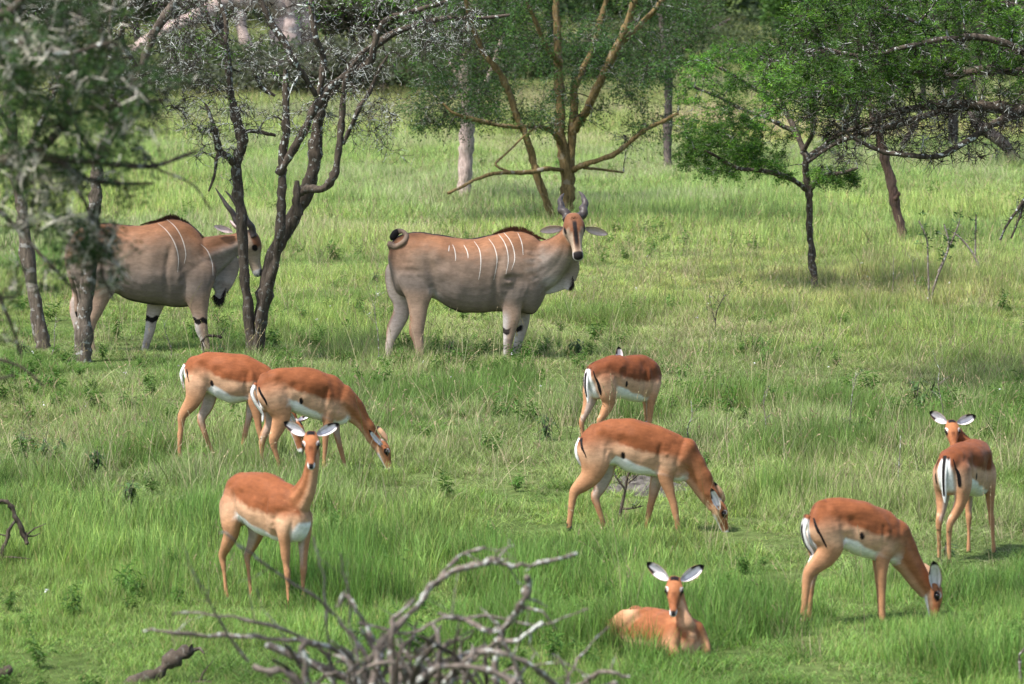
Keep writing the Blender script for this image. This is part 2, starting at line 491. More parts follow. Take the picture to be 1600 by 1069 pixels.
    dsp += .005 * k_ * ss(.020, .0, np.abs(co[:, 1] - yo[0])) * ss(.90, .98, zr) * T_                                  # spine
    dsp += .004 * k_ * np.sin(phi * 7 + t * 3) * (part == NECK) * ss(.1, .4, t)
    dsp += (fbm(co[:, 0] * 22 / k_ + 4, co[:, 2] * 16 / k_ + co[:, 1] * 9 + 70, spec.get('seed', 1) + 5, 2) - .5) * .005 * k_ * np.isin(part, [TRUNK, NECK, HIND, FORE]) * ss(.05, .2, co[:, 2])
    dsp = diffuse(dsp, 5) * ss(.6, .25, seam)
    dsp = diffuse(dsp, 3) * (1.45 if sp == 'impala' else 1.0)
    co = co + nr * dsp[:, None]
    me.vertices.foreach_set('co', co.astype(np.float32).ravel()); me.update()
    # relative trunk coordinates
    x0, x1 = tr[0, 0], tr[-1, 0]
    x, y, z = co.T
    xn = (x - x0) / (x1 - x0)
    top = np.interp(x, tr[:, 0], tr[:, 1]); bot = np.interp(x, tr[:, 0], spec.get('bot', tr[:, 2]))
    zn = (z - bot) / np.maximum(top - bot, 0.05)
    rs = np.random.RandomState(spec.get('seed', 1))
    nz = fbm(x * 18 + 9, z * 18 + y * 7, 3, 3) - 0.5
    hl = (co - HM[:3, 3]) @ HM[:3, :3] / hs       # head coordinates: f, side, up
    f, sd, up = hl.T
    if sp == 'impala':
        line = np.interp(xn, [0, .15, .35, .6, .8, 1], [.58, .55, .50, .47, .46, .52]) + 0.10 * nz
        wid = np.interp(xn, [0, .2, .35, .7, .9, 1], [.34, .26, .05, .05, .12, .22])
        fs = ss(-1, 1, (zn - line) / wid)
        c = mixc(np.tile(K['tan'], (len(co), 1)), K['saddle'], fs)
        c = c * (1 + 0.10 * ss(.6, 1.0, zn) * 0 - 0)[:, None] if False else c
        wb = np.interp(xn, [0, .22, .30, .37, .5, .8, .9, 1], [-1, .0, .27, .26, .19, .09, .06, -.2]) + 0.05 * nz
        fb = ss(.03, -.03, zn - wb)
        cw = c.copy(); c = mixc(c, K['white'], fb)
        # rump: white between two black lines
        lx = spec.get('rump_x', x0 + 0.10)
        rear = ss(lx, lx - 0.03, x)
        hi = spec.get('rump_top', .80); lo = spec.get('rump_low', 0.40)
        zt = ss(lo, lo + .04, z) * ss(hi, hi - .03, z)
        ay = np.abs(y - yo[0])
        yc = (.050 + .042 * ss(hi, hi - .13, z)) * spec.get('rump_w', 1)
        c = mixc(c, K['white'], ss(x0 + .16, x0 + .12, x) * zt * ss(.010, -.010, ay - yc * .62) * ss(-.1, -.25, nr[:, 0]) * (0 if spec.get('lying') else 1))
        c = mixc(c, K['black'], (ay < .008) * ss(hi + .03, hi + .05, z) * ss(x0 + .12, x0 + .04, x) * .8)
        c = mixc(c, K['white'], ss(.80, .86, xn) * ss(.30, .12, zn) * ss(.085, .06, ay) * (0 if spec.get('lying') else 1))
        # dark spot at the top of the flank fold
        sx, sz = spec.get('spot', (.34, .30))
        dd = ((xn - sx) * (x1 - x0) / .017) ** 2 + ((zn - sz) * .33 / .024) ** 2
        c = mixc(c, K['black'], ss(1.3, .7, dd) * (ay > .05))
        # legs
        for q in (HIND, FORE):
            m = part == q
            lc = mixc(np.tile(K['tan'], (m.sum(), 1)), K['leg'], ss(.15, .4, t[m]))
            inner = np.clip(-nr[m, 1] * np.sign(y[m] + 1e-6), 0, 1)
            lc = mixc(lc, K['white'] * .7, ss(.45, .9, inner) * ss(.70, .35, t[m]) * .6)
            lc = mixc(lc, K['leg'] * .72, ss(.90, 1.0, t[m]) * .6)
            if q == HIND and not spec.get('lying'):
                back = ss(-.2, -.8, nr[m, 0])
                lc = mixc(lc, K['black'], back * ss(.885, .90, t[m]) * ss(.97, .95, t[m]))
            blend = ss(.34, .04, zn[m])
            c[m] = mixc(c[m], lc, blend) if not spec.get('lying') else mixc(c[m], lc, ss(.15, .3, t[m]) if q == HIND else ss(.4, .6, t[m]))
        m = part == NECK
        nc = mixc(np.tile(K['neck'] * 1.0, (m.sum(), 1)), K['saddle'], ss(.2, .95, phi[m]) * .8)
        nc = mixc(nc, K['tan'] * 1.1, ss(-.35, -.95, phi[m]) * .75)
        c[m] = mixc(c[m], nc, ss(.0, .45, t[m]))
        # face
        m = part == HEAD
        ff, s_, u_ = f[m], np.abs(sd[m]), up[m]
        hc = np.tile(K['face'], (m.sum(), 1))
        hc = mixc(hc, K['tan'] * 1.1, ss(.0, -.03, u_ + .012) * .8)                     # pale cheeks and jaw
        hc = mixc(hc, K['saddle'] * .75, ss(.10, .12, ff) * ss(.20, .17, ff) * ss(.022, .008, s_) * ss(-.01, .01, u_))
        hc = mixc(hc, K['muzzle'], ss(.12, .15, ff) * .7)
        hc = mixc(hc, K['black'], ss(-.035, -.02, ff) * ss(.030, .020, ff) * ss(.036, .024, s_) * ss(.02, .04, u_))      # crown patch
        de = np.sqrt(((ff - .075) / 1.0) ** 2 + (u_ - .016) ** 2)
        br = ss(.0265, .0235, de) * ss(.0175, .0195, de) * (s_ > .030) * .85 * np.maximum(ss(.012, .022, u_), ss(.082, .095, ff) * ss(-.004, .006, u_))
        hc = mixc(hc, K['white'], br * .95)
        hc = mixc(hc, K['black'], ss(.030, .024, np.sqrt(((ff - .080) * .8) ** 2 + ((u_ - .008) * 1.3) ** 2)) * (s_ > .026))
        hc = mixc(hc, K['black'], ss(.007, .003, np.abs(u_ - .028 - (ff - .05) * .2)) * ss(.02, .03, ff) * ss(.062, .052, ff) * (s_ > .03) * .8)
        tear = ss(.008, .004, np.abs(u_ - (.012 - (ff - .08) * .3))) * ss(.085, .09, ff) * ss(.125, .11, ff) * (s_ > .02)
        hc = mixc(hc, K['black'], tear * .8)
        hc = mixc(hc, K['white'], ss(.205, .222, ff) * ss(.004, -.008, u_ + .006))       # lips and chin
        hc = mixc(hc, K['white'], ss(.04, .08, ff) * ss(-.046, -.056, u_))
        hc = mixc(hc, K['black'], ss(.228, .236, ff) * ss(-.028, -.020, u_) * ss(.020, .013, s_))             # nose pad
        hc = mixc(hc, K['black'], ss(.236, .243, ff) * ss(.006, .003, np.abs(u_ + .037)) * .95)
        c[m] = mixc(c[m], hc, ss(-.05, -.01, ff))
    else:
        c = np.tile(K['low'], (len(co), 1)) * 1.0
        c = mixc(c, K['side'], ss(.25, .6, zn + .10 * nz))
        c = mixc(c, K['back'], ss(.60, .97, zn + .10 * nz) * np.interp(xn, [0, .1, .85, 1], [.75, 1, 1, .5]))
        c = mixc(c, K['back'] * .8, ss(.22, .08, xn) * ss(.3, .6, zn) * .35)
        c = mixc(c, K['black'], ss(.985, 1.0, zn + .02 * nz) * (np.abs(y) < .05) * .95)
        c = mixc(c, K['black'], ss(.035, .0, zn) * ss(-.4, -.8, nr[:, 2]) * ss(.25, .32, xn) * .92)
        c = mixc(c, K['white'] * .95, ss(.23, .26, xn) * ss(.36, .28, xn) * ss(.22, .08, zn) * .5)
        for q in (HIND, FORE):
            m = part == q
            lc = np.tile(K['leg'], (m.sum(), 1))
            inner = np.clip(-nr[m, 1] * np.sign(y[m] + 1e-6), 0, 1)
            lc = mixc(lc, K['white'], ss(.3, .8, inner) * .45)
            if q == FORE:
                lc = mixc(lc, K['white'], ss(.45, .6, t[m]) * ss(.1, -.5, nr[m, 0]) * .8)
                zk = spec['band_z']
                lc = mixc(lc, K['black'], ss(.035, .028, np.abs(z[m] - zk + .012 * np.sin(x[m] * 60))) * ss(spec.get('band_nx', .45), spec.get('band_nx', .45) - .25, nr[m, 0]))
                lc = mixc(lc, K['grey'] * .55, ss(.2, .6, nz[m] + .3) * ss(.6, .75, t[m]) * .6)
            else:
                lc = mixc(lc, K['back'], ss(.35, .55, t[m]) * ss(.78, .6, t[m]) * ss(-.2, -.8, nr[m, 0]) * .6)
            blend = ss(.22, .0, zn[m])
            c[m] = mixc(c[m], lc, blend)
        m = part == NECK
        zz_ = z[m]; zlo, zhi = np.percentile(zz_, 4), np.percentile(zz_, 98)
        hz = (zz_ - zlo) / (zhi - zlo) if spec['neck_up'] else phi[m] * .5 + .5
        nc = mixc(np.tile(K['grey'], (m.sum(), 1)), K['back'] * .95, ss(.40, .78, hz + .08 * nz[m]) * .95)
        nc = mixc(nc, K['white'] * .85, ss(.22, .02, hz) * .35)
        c[m] = mixc(c[m], nc, ss(.0, .5, t[m]))
        m = part == FLAP
        c[m] = mixc(np.tile(K['grey'] * 1.05, (m.sum(), 1)), K['white'], ss(.2, .8, t[m]) * .6)
        m = part == HEAD
        ff, s_, u_ = f[m] / 1.75, np.abs(sd[m]) / 1.75, up[m] / 1.75
        hc = np.tile(K['face'], (m.sum(), 1))
        hc = mixc(hc, K['cheek'], np.maximum(ss(.025, .045, s_) * ss(.07, .10, ff), ss(.02, .0, u_) * .9))
        hc = mixc(hc, K['cheek'] * 1.1, ss(.10, .13, ff) * ss(.013, .022, s_))
        hc = mixc(hc, K['black'] * 1.2, ss(.017, .009, s_) * ss(.03, .06, ff) * ss(.0, .02, u_))
        hc = mixc(hc, K['white'], ss(.215, .23, ff) * np.maximum(ss(-.018, -.026, u_), ss(.022, .027, s_)))
        hc = mixc(hc, K['black'], ss(.222, .235, ff) * ss(-.028, -.02, u_) * ss(.034, .026, s_))
        hc = mixc(hc, K['black'], ss(.026, .020, np.sqrt((ff - .078) ** 2 + ((u_ - .012) * 1.2) ** 2)) * (s_ > .026))
        hc = mixc(hc, K['black'], ss(.245, .255, ff) * ss(.005, .002, np.abs(u_ + .037)))
        c[m] = mixc(c[m], hc, ss(-.05, -.01, ff))
    c = mixc(c, diffuse(c, 14), ss(.08, .35, seam) * (part != HEAD))
    set_cols(me, np.clip(c, 0, 1)); me.materials.clear(); me.materials.append(M_COAT)
    body = link('body', me, root)
    # eyes
    es = (1.0 if sp == 'impala' else 1.6) * hs
    for sg in (1, -1):
        bm = bmesh.new(); bmesh.ops.create_uvsphere(bm, u_segments=12, v_segments=8, radius=.0155 * es)
        em = bpy.data.meshes.new('eye'); bm.to_mesh(em); bm.free(); em.materials.append(M_EYE)
        em.polygons.foreach_set('use_smooth', np.ones(len(em.polygons), bool))
        o = link('eye', em, root); o.location = h2l(.078 * e, sg * .0475 * e, .013 * e)
    # ears
    for i, ed in enumerate(spec['ears']):
        o = link('ear', ear_mesh('ear', ed.get('L', .165 if sp == 'impala' else .25), ed.get('W', .085 if sp == 'impala' else .11),
                 K['black'] if sp == 'impala' else K['grey'] * .5, np.array(rgb(226, 220, 222)) if sp == 'impala' else np.array(rgb(206, 186, 182)),
                 K['tan'] * .9 if sp == 'impala' else K['cheek'] * 1.1, True if sp == 'impala' else 2), root)
        o.matrix_local = frame_mat(ed['at'] if 'at' in ed else h2l(*ed['hat']), ed['dir'], ed['face'])
    # tail
    if 'tail' in spec:
        if sp == 'impala':
            cf = lambda t, ph, V: np.where(((np.abs(V[:, 1] - yo[0]) < .011) & (t < .8))[:, None], K['black'], np.where((t > .05)[:, None], K['white'], K['saddle']))
            link('tail', tube_mesh('tail', [(q[0] - spec.get('tail_out', 0) * min(1, i), *q[1:]) for i, q in enumerate(spec['tail'])], cf, seg=16, n=5), root)
        else:
            cf = lambda t, ph, V: np.where((t > spec.get('tuft', .86))[:, None], K['black'], np.tile(K['side'] * 1.1, (len(V), 1)))
            link('tail', tube_mesh('tail', spec['tail'], cf, seg=12, n=6), root)
    # hooves
    for lg in [] if spec.get('lying') else spec['hind'] + spec['fore']:
        px, py, pz = lg[-1][:3]
        a = (.021 if sp == 'impala' else .045)
        for sg in (1, -1):
            link('hoof', tube_mesh('hoof', [(px, py + sg * a * .45, pz + a * .8, a * .55, a * .42), (px + a * .35, py + sg * a * .5, pz + a * .1, a * .85, a * .48), (px + a * .55, py + sg * a * .5, pz - a * .9, a * 1.1, a * .5)], None, M_HOOF, 10, 2, ), root)
    # horns
    for hp in spec.get('horns', []):
        def spiral(V, t, LL, hp=hp):
            A = catmull([list(r[:3]) for r in hp], 8)
            out = V.copy()
            n = 16; K_ = len(A)
            for i in range(K_):
                tt = i / (K_ - 1)
                amp = .24 * (1 - ss(.45, .75, tt))
                s0 = i * n
                for j in range(n):
                    th = 2 * PI * j / n
                    rr = 1 + amp * math.cos(th * 1 - tt * 2 * PI * 3.2) 
                    out[s0 + j] = A[i] + (V[s0 + j] - A[i]) * rr
            return out
        link('horn', tube_mesh('horn', hp, None, M_HORN, 16, 8, mod=spiral), root)
    if sp == 'impala' and not spec.get('lying'):      # the dark line down each buttock
        bvh = BVHTree.FromPolygons([tuple(p) for p in co], [tuple(p.vertices) for p in me.polygons])
        for sg in (-1, 1):
            V = []
            zs_ = np.linspace(hi - .015, lo + .06, 22)
            xr_ = []
            for zz in zs_:
                hit = bvh.ray_cast(Vector((x0 - 1, sg * .035 + yo[0], zz)), Vector((1, 0, 0)))
                xr_.append(hit[0].x if hit[0] and hit[0].x < x0 + .14 else None)
            ok_ = [i for i, q in enumerate(xr_) if q is not None]
            if len(ok_) < 4: continue
            xr_ = np.convolve(np.pad(np.interp(range(22), ok_, [xr_[i] for i in ok_]), 3, 'edge'), np.ones(7) / 7, 'valid')
            for i, zz in enumerate(zs_):
                yc_ = (.050 + .042 * float(ss(hi, hi - .13, zz)))
                w_ = .016 * math.sin(PI * (i + .8) / 23.0) ** .6
                for dy in (-w_, w_):
                    hit = bvh.find_nearest(Vector((xr_[i] + .02 + .35 * (yc_ - .05) - dy * spec.get('rump_w', 1) * 0, sg * (yc_ + dy) * spec.get('rump_w', 1) + yo[0], zz)))
                    V.append(tuple(hit[0] + hit[1] * .003))
            F = [(2 * i, 2 * i + 1, 2 * i + 3, 2 * i + 2) for i in range(21)]
            link('dark_rump_stripe', mesh_from('dark_rump_stripe', V, F, True, np.tile(K['black'], (len(V), 1)), [M_COAT]), root)
    # white side stripes: narrow strips lying on the flank
    if spec.get('stripes'):
        bvh = BVHTree.FromPolygons([tuple(p) for p in co], [tuple(p.vertices) for p in me.polygons])
        for st in spec['stripes']:
            for sg in (-1, 1):
                q = catmull([list(a) for a in st], 6)
                L_, R_ = [], []
                for i, (sx_, sz_) in enumerate(q):
                    w = .0052 * math.sin(PI * (i + .7) / (len(q) + .4)) ** .5
                    ok = []
                    for dx in (-w, w):
                        hit = bvh.ray_cast(Vector((sx_ + dx, sg * 2.0, sz_)), Vector((0, -sg, 0)))
                        ok.append(hit[0] + hit[1] * .003 if hit[0] else None)
                    if None in ok: continue
                    L_.append(ok[0]); R_.append(ok[1])
                n_ = len(L_)
                if n_ < 3: continue
                V = [tuple(p) for p in L_ + R_]
                F = [(i, i + 1, n_ + i + 1, n_ + i) for i in range(n_ - 1)]
                link('white_stripe', mesh_from('white_stripe', V, F, True, np.tile(np.array(rgb(196, 186, 176)), (len(V), 1)), [M_COAT]), root)
    # hair: crest along the back / dewlap brush
    for hr in spec.get('hair', []):
        A = catmull(hr['path'], 10)
        V, F, Cc = [], [], []
        r = np.random.RandomState(7)
        for i in range(hr['n']):
            tt = r.rand(); q = tt * (len(A) - 1); i0 = int(q); fr = q - i0
            p = A[i0] * (1 - fr) + A[min(i0 + 1, len(A) - 1)] * fr
            p = p + np.array([0, r.normal(0, hr.get('sp', .012)), 0])
            d = np.array(hr['dir'], float) + r.normal(0, .28, 3); d /= np.linalg.norm(d)
            ln = hr['len'] * (.5 + r.rand() * .7) * (math.sin(PI * min(1, .08 + tt * .9)) if hr.get('fade', True) else 1)
            w = np.array([.004, .002, 0])
            b = len(V)
            V += [p - w, p + w, p + d * ln]; F.append((b, b + 1, b + 2)); Cc += [hr['col']] * 3
        link(hr['name'], mesh_from(hr['name'], V, F, False, Cc, [M_COAT]), root)
    return root

class Trace:
    """turn traced outline points into metres in the animal's own frame; lateral offset y is given, so thickness is real"""
    def __init__(self, ox, oy, zs, u0, v0, heading):
        self.ox, self.oy, self.zs = ox, oy, zs
        self.psi = math.radians(heading)
        self.root = P(ox + u0 / zs, oy + v0 / zs)
        self.fw = Vector((math.cos(self.psi), math.sin(self.psi), 0)); self.lf = Vector((-math.sin(self.psi), math.cos(self.psi), 0))
        self.bcap = .016
        self.m = 1 / (zs * FPX / self.root.y)        # metres per zoomed pixel
    def __call__(self, u, v, y=0.0):
        d = ray(self.ox + u / self.zs, self.oy + v / self.zs)
        o = CO - self.root
        tt = (y - o.dot(self.lf)) / d.dot(self.lf)
        p = o + d * tt
        return (p.dot(self.fw), y, p.z)
    def path(self, rows, y, b=1.0, flat=None):
        """rows (u, v, a_px [, y]) -> loft rows"""
        out = []
        for r in rows:
            yy = r[3] if len(r) > 3 else y
            a = r[2] * self.m
            out.append((*self(r[0], r[1], yy), a, (min(a * .95, self.bcap + .36 * a) if b < 1 else a * .76) if flat is None else flat))
        return out
    def trunk(self, rows, widths):
        out = []
        n = len(rows)
        x0, x1 = rows[0][0], rows[-1][0]
        for u, a, b_ in rows:
            w = np.interp((u - x0) / (x1 - x0), [q[0] for q in widths], [q[1] for q in widths])
            p, q = self(u, a), self(u, b_)
            out.append((p[0], p[2], q[2], w))
        return out
    def ear(self, base, tip, yb, yt, face, **kw):
        a, b = self(*base, yb), self(*tip, yt)
        d = Vector(b) - Vector(a)
        return dict(at=a, dir=d, face=face, L=d.length * kw.pop('stretch', 1.0), **kw)
# ------------------------------------------------------------------ ground
def build_ground():
    m, nt, bs, out = new_mat('grassy_soil')
    tc = nd(nt, 'ShaderNodeTexCoord')
    n1 = nd(nt, 'ShaderNodeTexNoise'); n1.inputs['Scale'].default_value = .22; n1.inputs['Detail'].default_value = 8
    n2 = nd(nt, 'ShaderNodeTexNoise'); n2.inputs['Scale'].default_value = 9; n2.inputs['Detail'].default_value = 8
    nt.links.new(tc.outputs['Object'], n1.inputs['Vector']); nt.links.new(tc.outputs['Object'], n2.inputs['Vector'])
    c1 = nd(nt, 'ShaderNodeValToRGB'); c1.color_ramp.elements[0].position = .38; c1.color_ramp.elements[1].position = .62
    c1.color_ramp.elements[0].color = (.055, .085, .024, 1); c1.color_ramp.elements[1].color = (.10, .13, .045, 1)
    nt.links.new(n1.outputs[0], c1.inputs[0])
    c2 = nd(nt, 'ShaderNodeMapRange'); c2.inputs[1].default_value = .3; c2.inputs[2].default_value = .7; c2.inputs[3].default_value = .55; c2.inputs[4].default_value = 1.25
    nt.links.new(n2.outputs[0], c2.inputs[0])
    vm = nd(nt, 'ShaderNodeVectorMath', operation='SCALE'); nt.links.new(c1.outputs[0], vm.inputs[0]); nt.links.new(c2.outputs[0], vm.inputs['Scale'])
    nt.links.new(vm.outputs[0], bs.inputs['Base Color']); bs.inputs['Roughness'].default_value = 1; bs.inputs['Specular IOR Level'].default_value = 0
    ys = np.concatenate([np.linspace(-30, 15, 10), np.linspace(16, 120, 300), np.linspace(121, 300, 120), np.geomspace(303, 2200, 60)])
    xs = np.concatenate([-np.geomspace(900, 26, 30), np.linspace(-25, 25, 160), np.geomspace(26, 900, 30)])
    X, Y = np.meshgrid(xs, ys)
    V = np.stack([X, Y, gz(X, Y)], -1).reshape(-1, 3)
    nx, ny = len(xs), len(ys)
    i = (np.arange(ny - 1)[:, None] * nx + np.arange(nx - 1)[None]).ravel()
    F = np.stack([i, i + 1, i + nx + 1, i + nx], 1)
    o = link('ground', mesh_from('ground', V, F, True, None, [m])); o['kind'] = 'structure'
build_ground()

# ------------------------------------------------------------------ grass
def tuft(rs, nblades, h, spread, width, colf, curl=.5, segs=3, heads=0, lean=0):
    """one clump of separate blades"""
    V, F, Cc = [], [], []
    for b in range(nblades):
        a = rs.rand() * 2 * PI; r = spread * math.sqrt(rs.rand())
        base = np.array([math.cos(a) * r, math.sin(a) * r, -.02])
        hh = h * (.45 + .75 * rs.rand()); d = rs.rand() * 2 * PI
        ld = np.array([math.cos(d), math.sin(d), 0]); side = np.array([-math.sin(d), math.cos(d), 0])
        side = side * math.cos(1.2) + ld * math.sin(1.2) * (1 if rs.rand() < .5 else -1) if rs.rand() < .5 else side
        tilt = .10 + .35 * rs.rand() ** 1.5; cu = curl * (.2 + rs.rand())
        w = width * (.6 + .8 * rs.rand())
        col = colf(rs)
        p = base.copy(); n0 = len(V); ang = tilt
        pts = []
        for k in range(segs + 1):
            pts.append(p.copy())
            p = p + (np.array([0, 0, 1]) * math.cos(ang) + ld * math.sin(ang) + np.array([lean, 0, 0])) * hh / segs
            ang += cu / segs
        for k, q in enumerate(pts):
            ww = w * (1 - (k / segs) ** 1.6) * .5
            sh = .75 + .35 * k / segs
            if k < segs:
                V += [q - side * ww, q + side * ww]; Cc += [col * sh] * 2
            else:
                V.append(q); Cc.append(col * sh)
        for k in range(segs - 1):
            a0 = n0 + 2 * k; F.append((a0, a0 + 1, a0 + 3)); F.append((a0, a0 + 3, a0 + 2))
        a0 = n0 + 2 * (segs - 1); F.append((a0, a0 + 1, a0 + 2))
        if heads and rs.rand() < heads:      # seed head
            q = pts[-1]; hc = np.array([.30, .24, .15]) * (.7 + .6 * rs.rand())
            up = pts[-1] - pts[-2]; up = up / np.linalg.norm(up)
            for j in range(6):
                s0 = q - up * (.012 * j) * (h / .5)
                dd = rs.normal(0, 1, 3); dd /= np.linalg.norm(dd)
                n1 = len(V); V += [s0, s0 + dd * .010 + up * .018, s0 + up * .03]; Cc += [hc] * 3; F.append((n1, n1 + 1, n1 + 2))
    return V, F, Cc
def forb(rs, h, nst, leafl, colf, leafw=.32):
    """small broad-leaved weed"""
    V, F, Cc = [], [], []
    for s in range(nst):
        a = rs.rand() * 2 * PI; tl = .15 + .35 * rs.rand(); hh = h * (.6 + .5 * rs.rand())
        d = np.array([math.cos(a) * math.sin(tl), math.sin(a) * math.sin(tl), math.cos(tl)])
        n0 = len(V); sd = np.array([-math.sin(a), math.cos(a), 0]) * .0028
        V += [-sd, sd, d * hh]; Cc += [np.array([.10, .11, .05])] * 3; F.append((n0, n0 + 1, n0 + 2))
        nl = max(4, int(hh / leafl * 5))
        for i in range(nl):
            f = .25 + .75 * (i + rs.rand()) / nl
            p = d * hh * f; b = rs.rand() * 2 * PI; el = rs.uniform(-.5, .7)
            ld = np.array([math.cos(b) * math.cos(el), math.sin(b) * math.cos(el), math.sin(el)]); L = leafl * (.6 + .6 * rs.rand())
            sw = np.cross(ld, [0, 0, 1]); sw /= np.linalg.norm(sw) + 1e-9
            sw = sw * L * leafw * .5; col = colf(rs); drop = np.array([0, 0, -L * .25])
            n0 = len(V); V += [p, p + ld * L * .45 - sw, p + ld * L + drop, p + ld * L * .45 + sw]
            Cc += [col * .8, col, col * 1.05, col]; F += [(n0, n0 + 1, n0 + 2), (n0, n0 + 2, n0 + 3)]
    return V, F, Cc

def scatter(name, sources, pts, rot, scl, idx, tint, mat, label, cat=None):
    """one 'stuff' object: a clump of separate blades grows at each of its points"""
    me = bpy.data.meshes.new(name)
    n = len(pts)
    me.vertices.add(n); me.vertices.foreach_set('co', pts.astype(np.float32).ravel())
    def attr(nm, ty, data, key):
        a = me.attributes.new(nm, ty, 'POINT'); a.data.foreach_set(key, np.asarray(data).ravel())
    attr('rot', 'FLOAT_VECTOR', rot.astype(np.float32), 'vector'); attr('scl', 'FLOAT_VECTOR', scl.astype(np.float32), 'vector')
    attr('pick', 'INT', idx.astype(np.int32), 'value'); attr('tint', 'FLOAT_VECTOR', tint.astype(np.float32), 'vector')
    me.materials.append(mat)
    o = link(name, me, None, 'stuff'); o['label'] = label
    ng = bpy.data.node_groups.new(name + '_growth', 'GeometryNodeTree')
    ng.interface.new_socket('Geometry', in_out='INPUT', socket_type='NodeSocketGeometry')
    ng.interface.new_socket('Geometry', in_out='OUTPUT', socket_type='NodeSocketGeometry')
    N = ng.nodes; gi = N.new('NodeGroupInput'); go = N.new('NodeGroupOutput')
    join = N.new('GeometryNodeGeometryToInstance') if False else None
    jn = N.new('GeometryNodeJoinGeometry')
    for V, F, Cc in reversed(sources):
        sm = mesh_from(name + '_clump', np.array(V), F, False, Cc, [mat])
        so = bpy.data.objects.new(name + '_clump', sm)
        oi = N.new('GeometryNodeObjectInfo'); oi.inputs[0].default_value = so; oi.inputs['As Instance'].default_value = False
        g2 = N.new('GeometryNodeGeometryToInstance'); ng.links.new(oi.outputs['Geometry'], g2.inputs[0])
        ng.links.new(g2.outputs[0], jn.inputs[0])
    ip = N.new('GeometryNodeInstanceOnPoints')
    def na(nm, ty):
        a = N.new('GeometryNodeInputNamedAttribute'); a.data_type = ty; a.inputs[0].default_value = nm
        return a.outputs[0]
    ng.links.new(gi.outputs[0], ip.inputs['Points']); ng.links.new(jn.outputs[0], ip.inputs['Instance'])
    ip.inputs['Pick Instance'].default_value = True
    ng.links.new(na('pick', 'INT'), ip.inputs['Instance Index'])
    e2r = N.new('FunctionNodeEulerToRotation'); ng.links.new(na('rot', 'FLOAT_VECTOR'), e2r.inputs[0])
    ng.links.new(e2r.outputs[0], ip.inputs['Rotation']); ng.links.new(na('scl', 'FLOAT_VECTOR'), ip.inputs['Scale'])
    ng.links.new(ip.outputs[0], go.inputs[0])
    md = o.modifiers.new('growth', 'NODES'); md.node_group = ng
    return o

def field_points(rs, y0, y1, dens, margin=1.30, extra=1.6):
    """random points of the given density per square metre over the strip of meadow from y0 to y1 metres"""
    k = .12 * margin
    A = k * (y1 ** 2 - y0 ** 2) + 2 * extra * (y1 - y0)
    n = int(A * dens)
    y = rs.rand(int(n * 2.2)) * (y1 - y0) + y0
    keep = rs.rand(len(y)) < (k * y + extra) / (k * y1 + extra)
    y = y[keep][:n]
    x = (rs.rand(len(y)) * 2 - 1) * (k * y + extra)
    return x, y

def uv_of(x, y, z=0):
    """photo coordinates of a ground point, used to put drier, lusher or painted-shade patches on the meadow"""
    d = y * CP + (CAM_H - z) * SP
    return 800 + FPX * x / d, 534.5 + FPX * ((CAM_H - z) * CP - y * SP) / d

def green_a(rs):      # lush blade
    c = np.array([.176, .280, .084]) * (.35 + 1.3 * rs.rand())
    if rs.rand() < .10: c = np.array([.32, .31, .17]) * (.6 + .6 * rs.rand())
    if rs.rand() < .3: c = c * np.array([1.25, 1.08, 1.0])
    return c
def green_b(rs):      # greyer blade
    c = np.array([.205, .284, .104]) * (.45 + 1.1 * rs.rand())
    if rs.rand() < .2: c = np.array([.32, .30, .20]) * (.6 + .6 * rs.rand())
    return c
def straw(rs):
    return np.array([.46, .40, .25]) * (.55 + .7 * rs.rand()) if rs.rand() < .75 else np.array([.14, .17, .06]) * (.7 + .6 * rs.rand())
def leafc(rs):
    return np.array([.075, .150, .035]) * (.6 + .9 * rs.rand())

